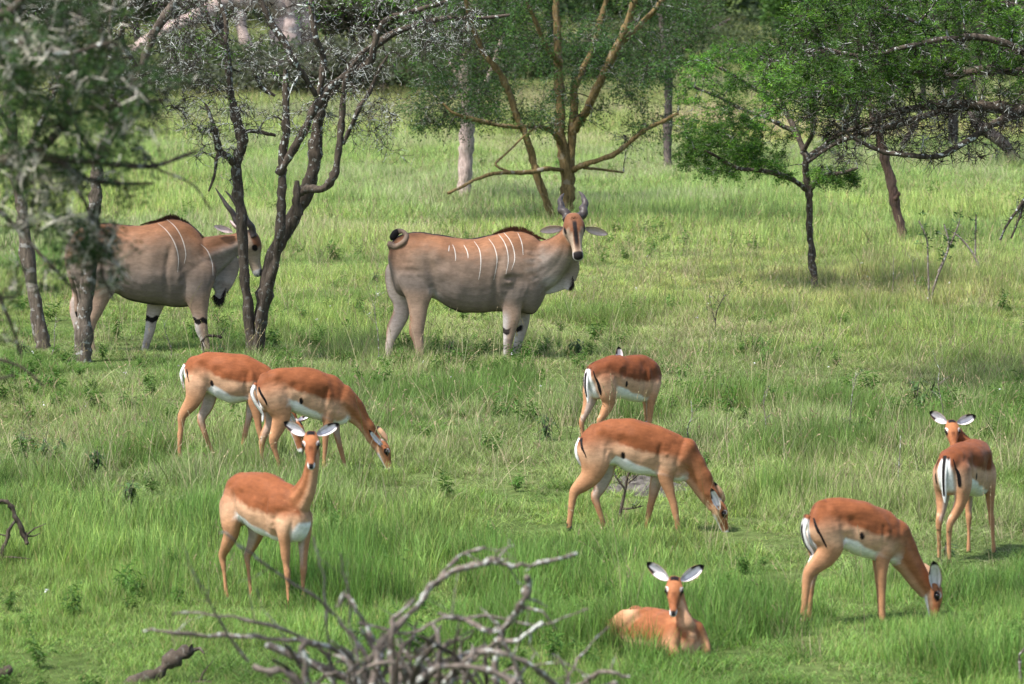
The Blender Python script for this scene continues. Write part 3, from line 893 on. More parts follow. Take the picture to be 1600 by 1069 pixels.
def build_grass():
    rs = np.random.RandomState(4)
    near = [tuft(rs, 60, .11, .14, .0038, green_a, 1.1) for _ in range(5)]
    mid = [tuft(rs, 44, .20, .12, .0050, green_a, 1.0) for _ in range(5)]
    greyt = [tuft(rs, 40, .20, .14, .0055, green_b, .9) for _ in range(3)]
    far = [tuft(rs, 90, .22, .42, .011, green_a, 1.0, 3) for _ in range(4)]
    farg = [tuft(rs, 90, .24, .42, .011, green_b, 1.0, 3) for _ in range(3)]
    lush = [tuft(rs, 56, .20, .12, .0050, lambda r: green_a(r) * np.array([.68, .78, .70]), 1.0) for _ in range(3)]
    src = near + mid + greyt + far + farg + lush
    X, Y, I, Sc, Tn = [], [], [], [], []
    def band(y0, y1, dens, kinds, hs, fa=1.0):
        x, y = field_points(rs, y0, y1, dens)
        n = len(x)
        u, v = uv_of(x, y)
        pn = fbm(x / 2.2, y / 3.5, 21, 4); pn2 = fbm(x / .55, y / .9, 33, 3); pd = fbm(x / 5 + 9, y / 8, 55, 3)
        # height: hummocks and worn places
        h = hs * (.45 + .95 * ss(.3, .68, pn)) * (.35 + 1.3 * ss(.3, .7, pn2)) * (.8 + .4 * rs.rand(n))
        keep = rs.rand(n) < (.45 + .75 * ss(.28, .45, pn2))
        grey = ss(.52, .66, pd + .10 * np.exp(-((v - 700) / 90) ** 2) + .06 * np.exp(-((v - 470) / 60) ** 2) * (u > 900))
        k = np.where(rs.rand(n) < grey, 1, 0)
        idx = np.array([kinds[kk][rs.randint(len(kinds[kk]))] for kk in k])
        lu = (rs.rand(n) < .85 * ss(.56, .64, fbm(x / 1.1 + 50, y / 1.7, 303, 3))) & (y < 66)
        idx = np.where(lu, 20 + rs.randint(0, 3, n), idx); h = np.where(lu, h * 1.25, h)
        yel = ss(.35, .65, fbm(x / 9 + 4, y / 14, 77, 3))
        t = np.ones((n, 3)) * (.66 + .68 * fbm(x / .30, y / .5, 63, 2)[:, None]) * (.85 + .3 * pn[:, None]) * (.88 + .24 * rs.rand(n))[:, None]
        t *= np.array([1.0, 1.0, 1.0]) + yel[:, None] * np.array([.20, .08, .05])
        pale = ss(640, 280, v) * .9            # blade tint grows paler towards the far meadow
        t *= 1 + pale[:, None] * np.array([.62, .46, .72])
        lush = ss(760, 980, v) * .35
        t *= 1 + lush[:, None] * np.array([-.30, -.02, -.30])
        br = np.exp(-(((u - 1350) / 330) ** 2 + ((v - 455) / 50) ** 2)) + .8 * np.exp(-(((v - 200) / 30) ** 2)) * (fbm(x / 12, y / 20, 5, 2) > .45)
        t *= (1 - ss(250, 125, v)[:, None] * np.array([.30, .38, .28]))  # painted shade: grass tint dimmed in the far band by the trees
        t *= 1 + br[:, None] * np.array([.26, .02, .25])
        sc = np.stack([fa * (.8 + .5 * rs.rand(n)), fa * (.8 + .5 * rs.rand(n)), h], 1)
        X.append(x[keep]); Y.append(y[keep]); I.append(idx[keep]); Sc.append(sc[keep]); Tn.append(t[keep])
    nearI, midI, gI, fI, fgI = list(range(0, 5)), list(range(5, 10)), list(range(10, 13)), list(range(13, 17)), list(range(17, 20))
    band(17, 30, 85, (nearI, gI), .72)
    band(30, 42, 75, (nearI[:3] + midI[:3], gI), .72)
    band(42, 66, 58, (midI, gI), .66, 1.1)
    band(66, 110, 12, (fI, fgI), .85, 1.0)
    band(110, 190, 4.5, (fI, fgI), 1.1, 1.5)
    band(190, 420, .9, (fI, fgI), 1.9, 2.6)
    x, y = np.concatenate(X), np.concatenate(Y); n = len(x)
    pts = np.stack([x, y, gz(x, y)], 1)
    rot = np.stack([rs.normal(0, .07, n), rs.normal(0, .07, n), rs.rand(n) * 2 * PI], 1)
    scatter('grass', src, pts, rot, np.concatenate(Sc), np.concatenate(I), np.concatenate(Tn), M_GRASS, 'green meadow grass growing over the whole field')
    # tall seeding stalks and straw
    tall = [tuft(rs, 5, .66, .16, .0062, straw, .7, 5, .8) for _ in range(4)] + [tuft(rs, 12, .50, .14, .0045, lambda r: green_b(r) * 1.1, .8, 4, .5) for _ in range(3)]
    dry = [tuft(rs, 34, .34, .16, .0050, straw, .8, 3, .1) for _ in range(3)]
    X, Y, I, Sc, Tn = [], [], [], [], []
    for (y0, y1, dens, fa) in ((18, 34, 2.4, .7), (34, 48, 4.6, 1.0), (48, 66, 4.2, 1.1), (66, 110, 1.5, 1.5), (110, 200, .25, 2.2)):
        x, y = field_points(rs, y0, y1, dens); n = len(x)
        u, v = uv_of(x, y)
        pr = .25 + .9 * ss(.45, .62, fbm(x / 2.5 + 3, y / 4, 91, 3)) + .9 * np.exp(-(((u - 1350) / 350) ** 2 + ((v - 465) / 55) ** 2)) + .5 * np.exp(-((v - 690) / 60) ** 2)
        pr *= np.where(v > 860, .4, 1)
        keep = rs.rand(n) < pr
        x, y, u, v = x[keep], y[keep], u[keep], v[keep]; n = len(x)
        dr = rs.rand(n) < (.12 + .5 * np.exp(-(((u - 1350) / 350) ** 2 + ((v - 465) / 55) ** 2)))
        I.append(np.where(dr, 7 + rs.randint(0, 3, n), rs.randint(0, 7, n))); X.append(x); Y.append(y)
        Sc.append(np.stack([fa * np.ones(n), fa * np.ones(n), (.7 + .5 * rs.rand(n)) * (.9 + .1 * fa)], 1)); Tn.append(np.ones((n, 3)) * (.8 + .45 * rs.rand(n)[:, None]))
    x, y = np.concatenate(X), np.concatenate(Y); n = len(x)
    rot = np.stack([rs.normal(0, .12, n), rs.normal(.06, .12, n), rs.rand(n) * 2 * PI], 1)
    scatter('tall_seeding_grass', tall + dry, np.stack([x, y, gz(x, y)], 1), rot, np.concatenate(Sc), np.concatenate(I), np.concatenate(Tn), M_GRASS, 'straw-coloured seed stalks standing above the green grass')
    # low broad-leaved weeds
    fb = [forb(rs, .16, 6, .045, leafc) for _ in range(3)] + [forb(rs, .26, 6, .07, leafc, .25) for _ in range(3)]
    X, Y, I, Sc, Tn = [], [], [], [], []
    for (y0, y1, dens, fa) in ((22, 34, 2.2, .8), (34, 50, 4.0, .95), (50, 70, 1.4, 1.0), (70, 120, .2, 1.4)):
        x, y = field_points(rs, y0, y1, dens); n = len(x)
        u, v = uv_of(x, y)
        pr = .05 + 1.1 * ss(.52, .66, fbm(x / 1.6 + 13, y / 2.4, 191, 3)) + .8 * np.exp(-((v - 560) / 25) ** 2) * (u > 560) * (u < 1050) + .6 * np.exp(-(((v - 640) / 40) ** 2)) * (u > 1050)
        keep = rs.rand(n) < pr; x, y = x[keep], y[keep]; n = len(x)
        X.append(x); Y.append(y); I.append(rs.randint(0, 6, n)); s = fa * (.7 + .6 * rs.rand(n)); Sc.append(np.stack([s, s, s], 1)); Tn.append(np.ones((n, 3)) * (.8 + .6 * rs.rand(n)[:, None]))
    x, y = np.concatenate(X), np.concatenate(Y); n = len(x)
    rot = np.stack([rs.normal(0, .1, n), rs.normal(0, .1, n), rs.rand(n) * 2 * PI], 1)
    scatter('leafy_weeds', fb, np.stack([x, y, gz(x, y)], 1), rot, np.concatenate(Sc), np.concatenate(I), np.concatenate(Tn), M_GRASS, 'low dark broad-leaved weeds scattered among the grass')
build_grass()
# ------------------------------------------------------------------ trees
class Wood:
    """collects tubes (many at once) for one mesh"""
    def __init__(self): self.V, self.F, self.C, self.n = [], [], [], 0
    def tubes(self, A, R, S=5, tone=.5, rough=0.0, rs=None, ring=None):
        """A (N,K,3) polylines, R (N,K) radii"""
        A = np.asarray(A, float); R = np.asarray(R, float)
        if A.ndim == 2: A, R = A[None], R[None]
        N, K, _ = A.shape
        T = np.gradient(A, axis=1); T /= np.linalg.norm(T, axis=2, keepdims=True) + 1e-9
        ref = np.where(np.abs(T[:, :1, 2:3]) > .8, np.array([[[1., .3, 0]]]), np.array([[[0, .2, 1.]]]))
        U = np.cross(T, np.broadcast_to(ref, T.shape)); U /= np.linalg.norm(U, axis=2, keepdims=True) + 1e-9
        W = np.cross(T, U)
        th = np.linspace(0, 2 * PI, S, endpoint=False)
        rr = R[..., None] * np.ones(S)
        if rough and rs is not None: rr = rr * (1 + rough * rs.normal(0, 1, rr.shape))
        P_ = A[:, :, None] + (U[:, :, None] * np.cos(th)[:, None] + W[:, :, None] * np.sin(th)[:, None]) * rr[..., None]
        base = self.n + (np.arange(N)[:, None, None] * K + np.arange(K - 1)[None, :, None]) * S
        j = np.arange(S)[None, None]
        a = base + j; b = base + (j + 1) % S
        self.F.append(np.stack([a, b, b + S, a + S], -1).reshape(-1, 4))
        self.V.append(P_.reshape(-1, 3)); self.n += N * K * S
        tn = np.broadcast_to(np.asarray(tone, float).reshape(-1, 1) if np.ndim(tone) == 1 else np.full((N, 1), tone), (N, K * S))
        if ring is not None: tn = tn * np.repeat(ring, S)[None]
        c = np.stack([tn.ravel()] * 3, 1); self.C.append(c)
        # end caps
        return self
    def mesh(self, name, mat, origin):
        V = np.concatenate(self.V) - np.array(origin)
        return mesh_from(name, V, np.concatenate(self.F), True, np.concatenate(self.C), [mat])

def leaf_mesh(name, C, dirs, n, L, W, cols, rs, origin, mat, flat=.35, spread=.03, flip=None):
    """n small leaflet quads round each of the points C; cols (m,3) colour of each point"""
    m = len(C)
    c = np.repeat(C, n, 0) + rs.normal(0, spread, (m * n, 3))
    d = rs.normal(0, 1, (m * n, 3)); d[:, 2] *= flat; d = d + np.repeat(dirs, n, 0) * .6
    d /= np.linalg.norm(d, axis=1, keepdims=True) + 1e-9
    up = rs.normal(0, .6, (m * n, 3)) + np.array([0, 0, 1.2])
    w = np.cross(d, up); w /= np.linalg.norm(w, axis=1, keepdims=True) + 1e-9
    l = L * (.6 + .7 * rs.rand(m * n, 1)); ww = W * (.6 + .7 * rs.rand(m * n, 1))
    droop = np.zeros((m * n, 3)); droop[:, 2:] = -l * .12
    V = np.stack([c, c + d * l * .5 + w * ww * .5, c + d * l + droop, c + d * l * .5 - w * ww * .5], 1).reshape(-1, 3)
    F = np.arange(m * n * 4).reshape(-1, 4)
    col = np.repeat(cols, n, 0) * (.75 + .5 * rs.rand(m * n, 1))
    return mesh_from(name, V - np.array(origin), F, False, np.repeat(col, 4, 0), [mat])

def batch_zigzag(rs, start, dirs, length, K, jitter, droop=0.0):
    """(N,3) starts and directions -> (N,K,3) crooked twigs"""
    N = len(start); A = np.empty((N, K, 3)); A[:, 0] = start; d = dirs.copy()
    for k in range(1, K):
        d = d + rs.normal(0, jitter, (N, 3)); d[:, 2] -= droop
        d /= np.linalg.norm(d, axis=1, keepdims=True) + 1e-9
        A[:, k] = A[:, k - 1] + d * (length / (K - 1))[:, None]
    return A, d

class Tree:
    def __init__(self, name, label, base, dist, seed, bark, cat='tree', group=None, twbark=None):
        self.twbark = twbark or M_TWIG
        self.rs = np.random.RandomState(seed); self.base = Vector(base); self.dist = dist
        self.root = empty(name, self.base); tag(self.root, label, cat, group)
        self.bark = bark; self.nodes = []; self.nr = []; self.trunk = Wood(); self.br = Wood(); self.tips = []; self.tipd = []
        self.s = FPX / dist
    rscale = 1.0; grow = .013; lz = None
    def limb(self, pts, lich=.5, depth=0.0, part='trunk', n=5, wob=.02, S=9, sway=.25):
        """pts (u, v, r_px[, metres nearer(-)/farther(+)])"""
        rs = self.rs; rows = []
        for i, p in enumerate(pts):
            dd = self.dist + (p[3] if len(p) > 3 else depth)
            q = PD(p[0], p[1], dd); rows.append((*q, p[2] * self.rscale / self.s))
        A = catmull(rows, n)
        K = len(A); w = np.cumsum(rs.normal(0, wob, (K, 3)), 0) * .35 * ss(0, .3, np.linspace(0, 1, K))[:, None]
        A[:, :3] += w * (A[:, 3:] / .06).clip(.3, 1)
        R = np.maximum(A[:, 3], .004) * (1 + .10 * rs.normal(0, 1, K))
        ring = .30 + 1.1 * ss(*self.lz, A[:, 2]) if self.lz else None      # crusts thicken towards the crown
        (self.trunk if part == 'trunk' else self.br).tubes(A[:, :3], R, S, lich, .07, rs, ring)
        for a, r in zip(A[:, :3], R): self.nodes.append(a); self.nr.append(r)
        return A[:, :3]
    def targets(self, regions, lich=.4, rmax=.018, arch=.12, K=7):
        """regions: (u0,v0,u1,v1,count,depth spread[,mask fn]) ; branches grow from the nearest limb towards each"""
        rs = self.rs; T = []
        for r in regions:
            k = 0; tries = 0
            while k < r[4] and tries < r[4] * 30:
                tries += 1
                u = r[0] + (r[2] - r[0]) * rs.rand(); v = r[1] + (r[3] - r[1]) * rs.rand()
                if len(r) > 6 and rs.rand() > r[6](u, v): continue
                T.append(np.array(PD(u, v, self.dist + rs.normal(0, r[5])))); k += 1
        T = np.array(T)
        nodes = [np.array(q) for q in self.nodes]; nr = list(self.nr)
        N = np.array(nodes); NR = np.array(nr)
        dmin = np.min(np.linalg.norm(T[:, None] - N[None, ::3], axis=2), 1)
        lines, rads = [], []
        for ti in np.argsort(dmin):
            t = T[ti]; dd = np.linalg.norm(N - t, axis=1) - NR * 1.5
            j = int(np.argmin(dd)); a = N[j]; L = np.linalg.norm(t - a)
            if L < .03: continue
            s = np.linspace(0, 1, K)[:, None]
            path = a + (t - a) * s
            bow = rs.normal(0, .07, 3); bow[2] = abs(bow[2]) + arch
            path = path + np.sin(s * PI) * bow * L + np.cumsum(rs.normal(0, .022, (K, 3)), 0) * L * np.sqrt(s)
            r0 = min(NR[j] * .75, rmax, .005 + L * self.grow); r = r0 * (1 - .72 * s[:, 0])
            lines.append(path); rads.append(r)
            N = np.vstack([N, path[2:]]); NR = np.concatenate([NR, r[2:]])
        self.lines = np.array(lines); self.rads = np.array(rads)
        self.br.tubes(self.lines, self.rads, 5, lich * (.5 + rs.rand(len(lines))), .1, rs)
        return self
    def twigs(self, per=8, length=.22, r=.0035, jit=.35, droop=.05, K=4, lich=.4, up=.15, sub=0, lines=None):
        rs = self.rs; L = self.lines if lines is None else lines
        n = len(L); k = L.shape[1]
        f = .2 + .8 * rs.rand(n * per); i = np.repeat(np.arange(n), per); q = f * (k - 1); i0 = np.minimum(q.astype(int), k - 2); fr = (q - i0)[:, None]
        st = L[i, i0] * (1 - fr) + L[i, i0 + 1] * fr
        d = L[i, i0 + 1] - L[i, i0]; d /= np.linalg.norm(d, axis=1, keepdims=True) + 1e-9
        d = d * .6 + rs.normal(0, .6, d.shape); d[:, 2] = d[:, 2] * .7 + up; d /= np.linalg.norm(d, axis=1, keepdims=True)
        ln = length * (.4 + .9 * rs.rand(len(st)))
        A, e = batch_zigzag(rs, st, d, ln, K, jit, droop)
        self.br.tubes(A, r * np.linspace(1, .35, K)[None] * (.7 + .6 * rs.rand(len(A), 1)), 3, lich * 1.6 * rs.rand(len(A)) ** 2)
        self.tw = A
        if sub:
            A0 = A
            f = rs.randint(1, K, len(A) * sub); ii = np.repeat(np.arange(len(A)), sub)
            st = A[ii, f]; d = rs.normal(0, 1, st.shape); d[:, 2] += .1; d /= np.linalg.norm(d, axis=1, keepdims=True)
            B, e2 = batch_zigzag(rs, st, d, length * .35 * (.4 + .8 * rs.rand(len(st))), 3, jit, droop)
            self.br.tubes(B, r * .7 * np.linspace(1, .4, 3)[None] * np.ones((len(B), 1)), 3, lich * 1.6 * rs.rand(len(B)) ** 2)
            self.tw2 = B
        return self
    def leaves(self, prob=.9, per=2, n=6, L=.045, W=.013, col=(.09, .17, .035), vary=.35, spread=.025, where=None, name='crown', mat=None, flat=.35, twigs=None, young=.15, clump=0):
        rs = self.rs; A = self.tw if twigs is None else twigs
        keep = rs.rand(len(A)) < prob
        if where is not None:
            c = A[:, -1]
            dd = c[:, 1] * CP + (CAM_H - c[:, 2]) * SP
            u = 800 + FPX * c[:, 0] / dd; v = 534.5 + FPX * ((CAM_H - c[:, 2]) * CP - c[:, 1] * SP) / dd
            keep &= rs.rand(len(A)) < where(u, v)
        if clump:
            c = A[:, -1]; keep &= fbm(c[:, 0] * clump + 31, c[:, 2] * 4.2 + c[:, 1] * clump, 61, 2) > .45
        A = A[keep]
        if not len(A): return self
        K = A.shape[1]
        f = .35 + .65 * rs.rand(len(A) * per); ii = np.repeat(np.arange(len(A)), per); q = f * (K - 1); i0 = np.minimum(q.astype(int), K - 2); fr = (q - i0)[:, None]
        c = A[ii, i0] * (1 - fr) + A[ii, i0 + 1] * fr
        d = A[ii, -1] - A[ii, 0]; d /= np.linalg.norm(d, axis=1, keepdims=True) + 1e-9
        cl = fbm(c[:, 0] * 1.6 + 5, c[:, 2] * 3 + c[:, 1], self.rs.randint(999), 3)
        cols = np.array(col)[None] * (1 + vary * (cl[:, None] - .5) * 4).clip(.35, 2) * (.7 + .6 * rs.rand(len(c), 1))
        yg = (rs.rand(len(c)) < young)[:, None]
        cols = np.where(yg, cols * np.array([1.7, 1.5, 1.0]), cols)
        link(name, leaf_mesh(name, c, d, n, L, W, cols, rs, self.base, mat or M_LEAF, flat, spread), self.root)
        return self
    def done(self, twname='twigs'):
        if self.trunk.V: link('trunk', self.trunk.mesh('trunk', self.bark, self.base), self.root)
        if self.br.V:
            o = link(twname, self.br.mesh(twname, self.twbark or self.bark, self.base), self.root); o['kind'] = 'stuff'
        return self

def base_of(u, v):
    p = P(u, v); return p - Vector((0, 0, .05)), p.y

def build_trees():
    # ---------- leaning trunk at the far left, in front of the walking eland
    b, d = base_of(68, 548)
    t = Tree('acacia_tree', 'leaning rough grey trunk nearest the left edge, its crown behind thorny twigs', b, d, 21, M_BARK_GREY); t.rscale = 0.78
    t.limb([(70, 552, 17), (66, 530, 15), (57, 470, 13), (45, 395, 12.5), (35, 325, 12), (26, 270, 11), (18, 200, 10), (8, 120, 8), (2, 40, 6), (0, -40, 4)], .35)
    t.limb([(26, 270, 8, 0), (60, 200, 6, .4), (90, 130, 5, .6), (110, 60, 4, .8), (120, -20, 3, 1)], .9)
    t.limb([(18, 200, 6, 0), (-20, 140, 5, -.4), (-60, 70, 4, -.6)], .6)
    t.targets([(-60, -40, 140, 160, 80, .8)], .8).twigs(9, .3, .0045, lich=.8, sub=1).leaves(.15, 1, 6, col=(.06, .11, .03)).done()
    # ---------- straight trunk second from the left
    b, d = base_of(131, 566)
    t = Tree('acacia_tree', 'upright grey trunk crossing the rump of the left eland', b, d, 22, M_BARK_GREY); t.rscale = 0.86
    t.limb([(130, 575, 18), (130, 530, 15), (132, 470, 13), (138, 400, 12.5), (144, 330, 12), (146, 280, 12), (152, 250, 11), (170, 212, 10), (195, 165, 9), (215, 110, 8), (235, 55, 8), (262, 5, 7), (290, -50, 5)], .45)
    t.limb([(172, 208, 6, 0), (176, 150, 5, .3), (172, 90, 5, .5), (172, 30, 4, .5), (180, -30, 3, .5)], 1.0)
    t.limb([(152, 250, 5, 0), (120, 200, 4, -.3), (100, 150, 4, -.3), (70, 90, 3, -.3)], .8)
    t.limb([(215, 110, 5, 0), (190, 60, 5, -.2), (200, 20, 4, -.4), (205, -30, 3, -.4)], 1.0)
    t.targets([(60, -40, 330, 130, 150, .8), (150, 100, 300, 200, 34, .6)], .9).twigs(10, .26, .004, lich=1.0, sub=1)
    t.leaves(.10, 1, 6, col=(.085, .155, .04)).done()
    # ---------- multi-stemmed bare acacia
    b, d = base_of(398, 562)
    t = Tree('acacia_tree', 'nearly bare acacia with several dark lichen-spotted stems forking from one base, left of centre', b, d, 23, M_BARK_DARK); t.rscale = .78; t.grow = .022; t.lz = (1.8, 2.7)
    t.limb([(396, 570, 15), (394, 545, 11.5), (386, 480, 11), (378, 420, 10.5), (375, 350, 11), (371, 315, 11), (366, 262, 11), (376, 226, 11.5), (369, 182, 10), (361, 150, 7), (359, 118, 7), (352, 75, 7), (331, 45, 6), (312, 0, 5), (296, -40, 4)], .45)
    t.limb([(352, 78, 5), (352, 30, 5), (340, -5, 4), (335, -40, 3)], 1.2)
    t.limb([(404, 570, 15, .1), (404, 530, 14, .1), (414, 462, 15, .1), (430, 412, 14, .1), (452, 372, 14, .1), (476, 322, 16, .1), (492, 289, 15, .1), (501, 252, 14, .15), (506, 212, 12, .2), (514, 175, 12, .2), (538, 144, 9, .2), (557, 118, 9, .2), (584, 92, 9, .2), (614, 72, 8, .2), (660, 52, 7, .3), (700, 38, 5, .3), (750, 36, 4, .4), (800, 30, 3, .4)], .55)
    t.limb([(399, 560, 9, -.05), (408, 490, 9, -.1), (424, 415, 9, -.2), (428, 370, 9.5, -.3), (432, 320, 10, -.3), (434, 270, 9, -.3), (436, 233, 8, -.3), (441, 192, 9, -.3), (442, 156, 7, -.3), (444, 106, 4.5, -.3)], .8)
    t.limb([(434, 272, 8, -.3), (455, 240, 8, -.35), (476, 196, 8, -.4), (488, 167, 9, -.4), (509, 134, 8, -.4), (533, 117, 7, -.4), (569, 93, 8, -.45), (580, 65, 7, -.5), (588, 42, 7, -.5), (606, 26, 6, -.5), (659, 12, 5, -.6), (700, 0, 4, -.6)], .85)
    t.limb([(498, 148, 6, -.4), (506, 96, 6.5, -.4), (494, 60, 6, -.5), (486, 20, 6, -.5), (484, -40, 5, -.5)], 1.3)
    t.limb([(494, 150, 6, -.4), (480, 126, 5, -.5), (460, 96, 7, -.6), (450, 72, 8, -.6), (428, 40, 7, -.6), (412, 5, 6, -.6), (402, -40, 5, -.6)], .9)
    t.limb([(466, 335, 9, -.25), (463, 310, 8, -.3), (465, 281, 4, -.3)], .3)
    t.limb([(466, 305, 6, -.25), (480, 296, 8, -.3), (502, 295, 8, -.35), (520, 274, 8, -.4), (527, 234, 7, -.4), (530, 195, 7, -.4), (535, 150, 6, -.4), (540, 118, 5, -.4), (560, 90, 4, -.4), (590, 60, 3, -.4)], .45)
    t.limb([(536, 225, 4, -.4), (554, 186, 5, -.5), (565, 166, 5, -.5), (581, 141, 4, -.5), (594, 110, 3, -.5), (610, 85, 2, -.5)], .5)
    t.limb([(366, 256, 7, 0), (354, 243, 7, -.1), (345, 234, 7, -.1), (338, 205, 6, -.2), (330, 180, 4, -.2), (322, 160, 2, -.2)], 1.0)
    t.limb([(345, 236, 4, -.1), (338, 250, 4, -.2), (336, 275, 3, -.2), (328, 300, 2, -.2)], .6)
    t.limb([(378, 205, 4, 0), (400, 207, 4, .1), (430, 212, 4, .1)], .7)
    t.limb([(430, 150, 3, -.3), (410, 138, 4, -.3), (398, 118, 3, -.4)], 1.3)
    t.targets([(240, -30, 700, 110, 200, .9), (270, 110, 420, 215, 50, .7), (420, 110, 620, 215, 56, .7), (540, 150, 640, 250, 20, .5), (300, 200, 380, 290, 14, .4), (640, 20, 760, 90, 34, .5)], .8, rmax=.024)
    t.twigs(11, .24, .0034, jit=.5, droop=.12, lich=1.3, up=0, sub=1)
    fl = lambda u, v: .03 + .75 * np.exp(-(((u - 330) / 50) ** 2 + ((v - 85) / 22) ** 2)) + .7 * np.exp(-(((u - 620) / 70) ** 2 + ((v - 12) / 20) ** 2)) + .4 * np.exp(-(((u - 500) / 60) ** 2 + ((v - 10) / 20) ** 2))
    t.leaves(.8, 1, 6, .045, .013, (.09, .20, .035), where=fl).done()
    # ---------- yellow-barked tree behind the facing eland
    b, d = base_of(872, 352)
    t = Tree('yellow_barked_tree', 'yellow-barked tree with small olive leaves directly behind the head of the middle eland', b, d, 24, M_BARK_YELLOW); t.rscale = 0.84
    t.limb([(880, 356, 17), (884, 330, 14), (885, 295, 13.5), (885, 268, 13), (878, 225, 9), (878, 180, 8.5), (877, 130, 8.5), (874, 98, 8), (874, 50, 7), (873, 0, 6.5), (873, -50, 5)], .5)
    t.limb([(889, 275, 9, .1), (893, 230, 8.5, .1), (897, 180, 8, .1), (897, 135, 7.5, .15), (920, 92, 6.5, .2), (934, 50, 6, .2), (944, 10, 5, .3), (955, -40, 4, .3)], .6)
    t.limb([(876, 98, 6), (860, 82, 5, -.2), (848, 62, 4.5, -.3), (835, 30, 4, -.4), (820, 0, 3, -.5)], .3)
    t.limb([(898, 205, 7, -.1), (908, 185, 8, -.2), (926, 155, 8.5, -.4), (946, 110, 8, -.5), (968, 70, 8, -.6), (985, 30, 7, -.7), (998, -10, 6, -.8)], .5)
    t.limb([(957, 82, 5, -.5), (985, 55, 5.5, -.6), (1003, 36, 5.5, -.6), (1030, 5, 5, -.8), (1050, -20, 4, -.8)], .5)
    t.limb([(866, 350, 10, -.2), (860, 330, 7.5, -.3), (842, 278, 7, -.4), (830, 240, 7, -.4), (820, 210, 6.5, -.5), (802, 172, 7, -.5), (787, 124, 6.5, -.6), (768, 95, 6, -.7), (754, 74, 5.5, -.7), (740, 42, 4.5, -.8), (730, 0, 4, -.9), (722, -40, 3, -1)], .35)
    t.limb([(880, 266, 5, 0), (855, 264, 4.5, -.4), (829, 268, 4.5, -.6), (798, 269, 4, -.8), (770, 270, 3.6, -1), (744, 278, 3.2, -1.1), (720, 290, 3, -1.2), (697, 300, 2.6, -1.3)], .9)
    t.limb([(800, 270, 2.4, -.8), (775, 258, 2.4, -.8), (790, 240, 2, -.7), (825, 208, 1.6, -.6), (848, 196, 1.6, -.5)], .6)
    t.limb([(895, 266, 6, 0), (912, 258, 5.5, -.2), (945, 248, 5, -.4), (971, 235, 5, -.5), (1009, 203, 4, -.6), (1040, 188, 3.5, -.7), (1062, 176, 3, -.8)], .3)
    t.limb([(912, 262, 3, -.2), (940, 265, 2.5, .2), (974, 270, 2, .5)], .2)
    t.limb([(875, 222, 5.5, 0), (862, 205, 5, -.3), (846, 197, 4.5, -.4), (812, 197, 4, -.6), (783, 196, 4, -.8), (744, 187, 4, -1), (708, 176, 3, -1.2), (690, 160, 2, -1.2)], .3)
    m1 = lambda u, v: 1.0 if v < 110 else np.clip(1.1 - abs((u - 800) / 220) - (v - 110) / 160, 0, 1)
    t.targets([(640, -60, 1090, 60, 160, 1.5), (640, 60, 900, 200, 110, 1.3), (900, 60, 1060, 130, 40, 1.0), (960, 100, 1060, 230, 36, .8), (650, 130, 760, 200, 40, .8), (900, 130, 960, 220, 8, .6)], .35, rmax=.022, arch=.05)
    t.twigs(10, .36, .0045, droop=.1, lich=.5, up=0)
    wl = lambda u, v: np.clip(1.3 - (v - 60) / 280, .4, 1)
    t.leaves(.62, 3, 6, .060, .024, (.042, .088, .028), where=wl, vary=.4, spread=.05).done()
    # ---------- far trunks behind
    def far_tree(name, label, pts, bark, seed, region, col, cnt=70, lich=.3, L=.1, n=7, spread=.10, tw=.5, per=9, rmax=.05, yg=.1, limbs=()):
        b, d = base_of(*pts[0][:2])
        t = Tree(name, label, b, d, seed, bark)
        t.limb([(pts[0][0], pts[0][1] + 4, pts[0][2] * 1.15)] + list(pts), lich)
        for l in limbs: t.limb(l, lich)
        t.targets([(*region, cnt, 1.6)], lich, rmax=rmax, arch=.06).twigs(per, tw, .008, lich=lich, K=3)
        t.leaves(.9, 2, n, L, L * .42, col, spread=spread, young=yg).done()
        return t
    far_tree('pale_trunk_tree', 'tree with a thick pale pinkish trunk left of the yellow-barked tree', [(728, 322, 13), (727, 290, 12), (730, 240, 12), (731, 200, 12), (730, 150, 11), (728, 110, 10), (735, 50, 9), (745, -20, 8)], M_BARK_PINK, 31, (640, -60, 860, 130), (.055, .085, .032), 90,
             limbs=([(730, 150, 6, .3), (700, 90, 5, .6), (670, 30, 4, .8)], [(731, 190, 5, .2), (765, 120, 5, .5), (790, 50, 4, .7)]))
    far_tree('slender_tree', 'slim grey-trunked tree standing just left of the flat-topped sapling', [(1043, 266, 7), (1043, 220, 7), (1046, 170, 6.5), (1047, 120, 6), (1040, 60, 5), (1030, 10, 4)], M_BARK_PLAIN, 32, (960, -60, 1120, 130), (.05, .085, .03), 90)
    far_tree('dark_trunk_tree', 'dark-trunked tree in the right background, seen below the drooping branches', [(1490, 236, 8), (1491, 200, 8), (1493, 160, 8), (1498, 100, 7), (1500, 30, 6)], M_BARK_PLAIN, 33, (1400, -60, 1600, 110), (.05, .085, .03), 90)
    far_tree('bent_tree', 'tree with a crooked grey trunk bending left near the right edge', [(1588, 262, 9), (1580, 238, 8.5), (1560, 215, 9), (1535, 198, 9), (1524, 175, 9), (1520, 130, 8), (1530, 70, 7), (1540, 10, 6)], M_BARK_PLAIN, 34, (1440, -60, 1660, 100), (.05, .085, .03), 70)
    far_tree('thin_leaning_tree', 'thin slanting grey trunk far off on the right, just above the reddish leaning trunk', [(1400, 240, 4), (1412, 222, 4), (1425, 205, 4.5), (1438, 180, 4.5), (1445, 130, 4), (1450, 60, 3)], M_BARK_PLAIN, 35, (1370, -60, 1520, 100), (.05, .085, .03), 50)
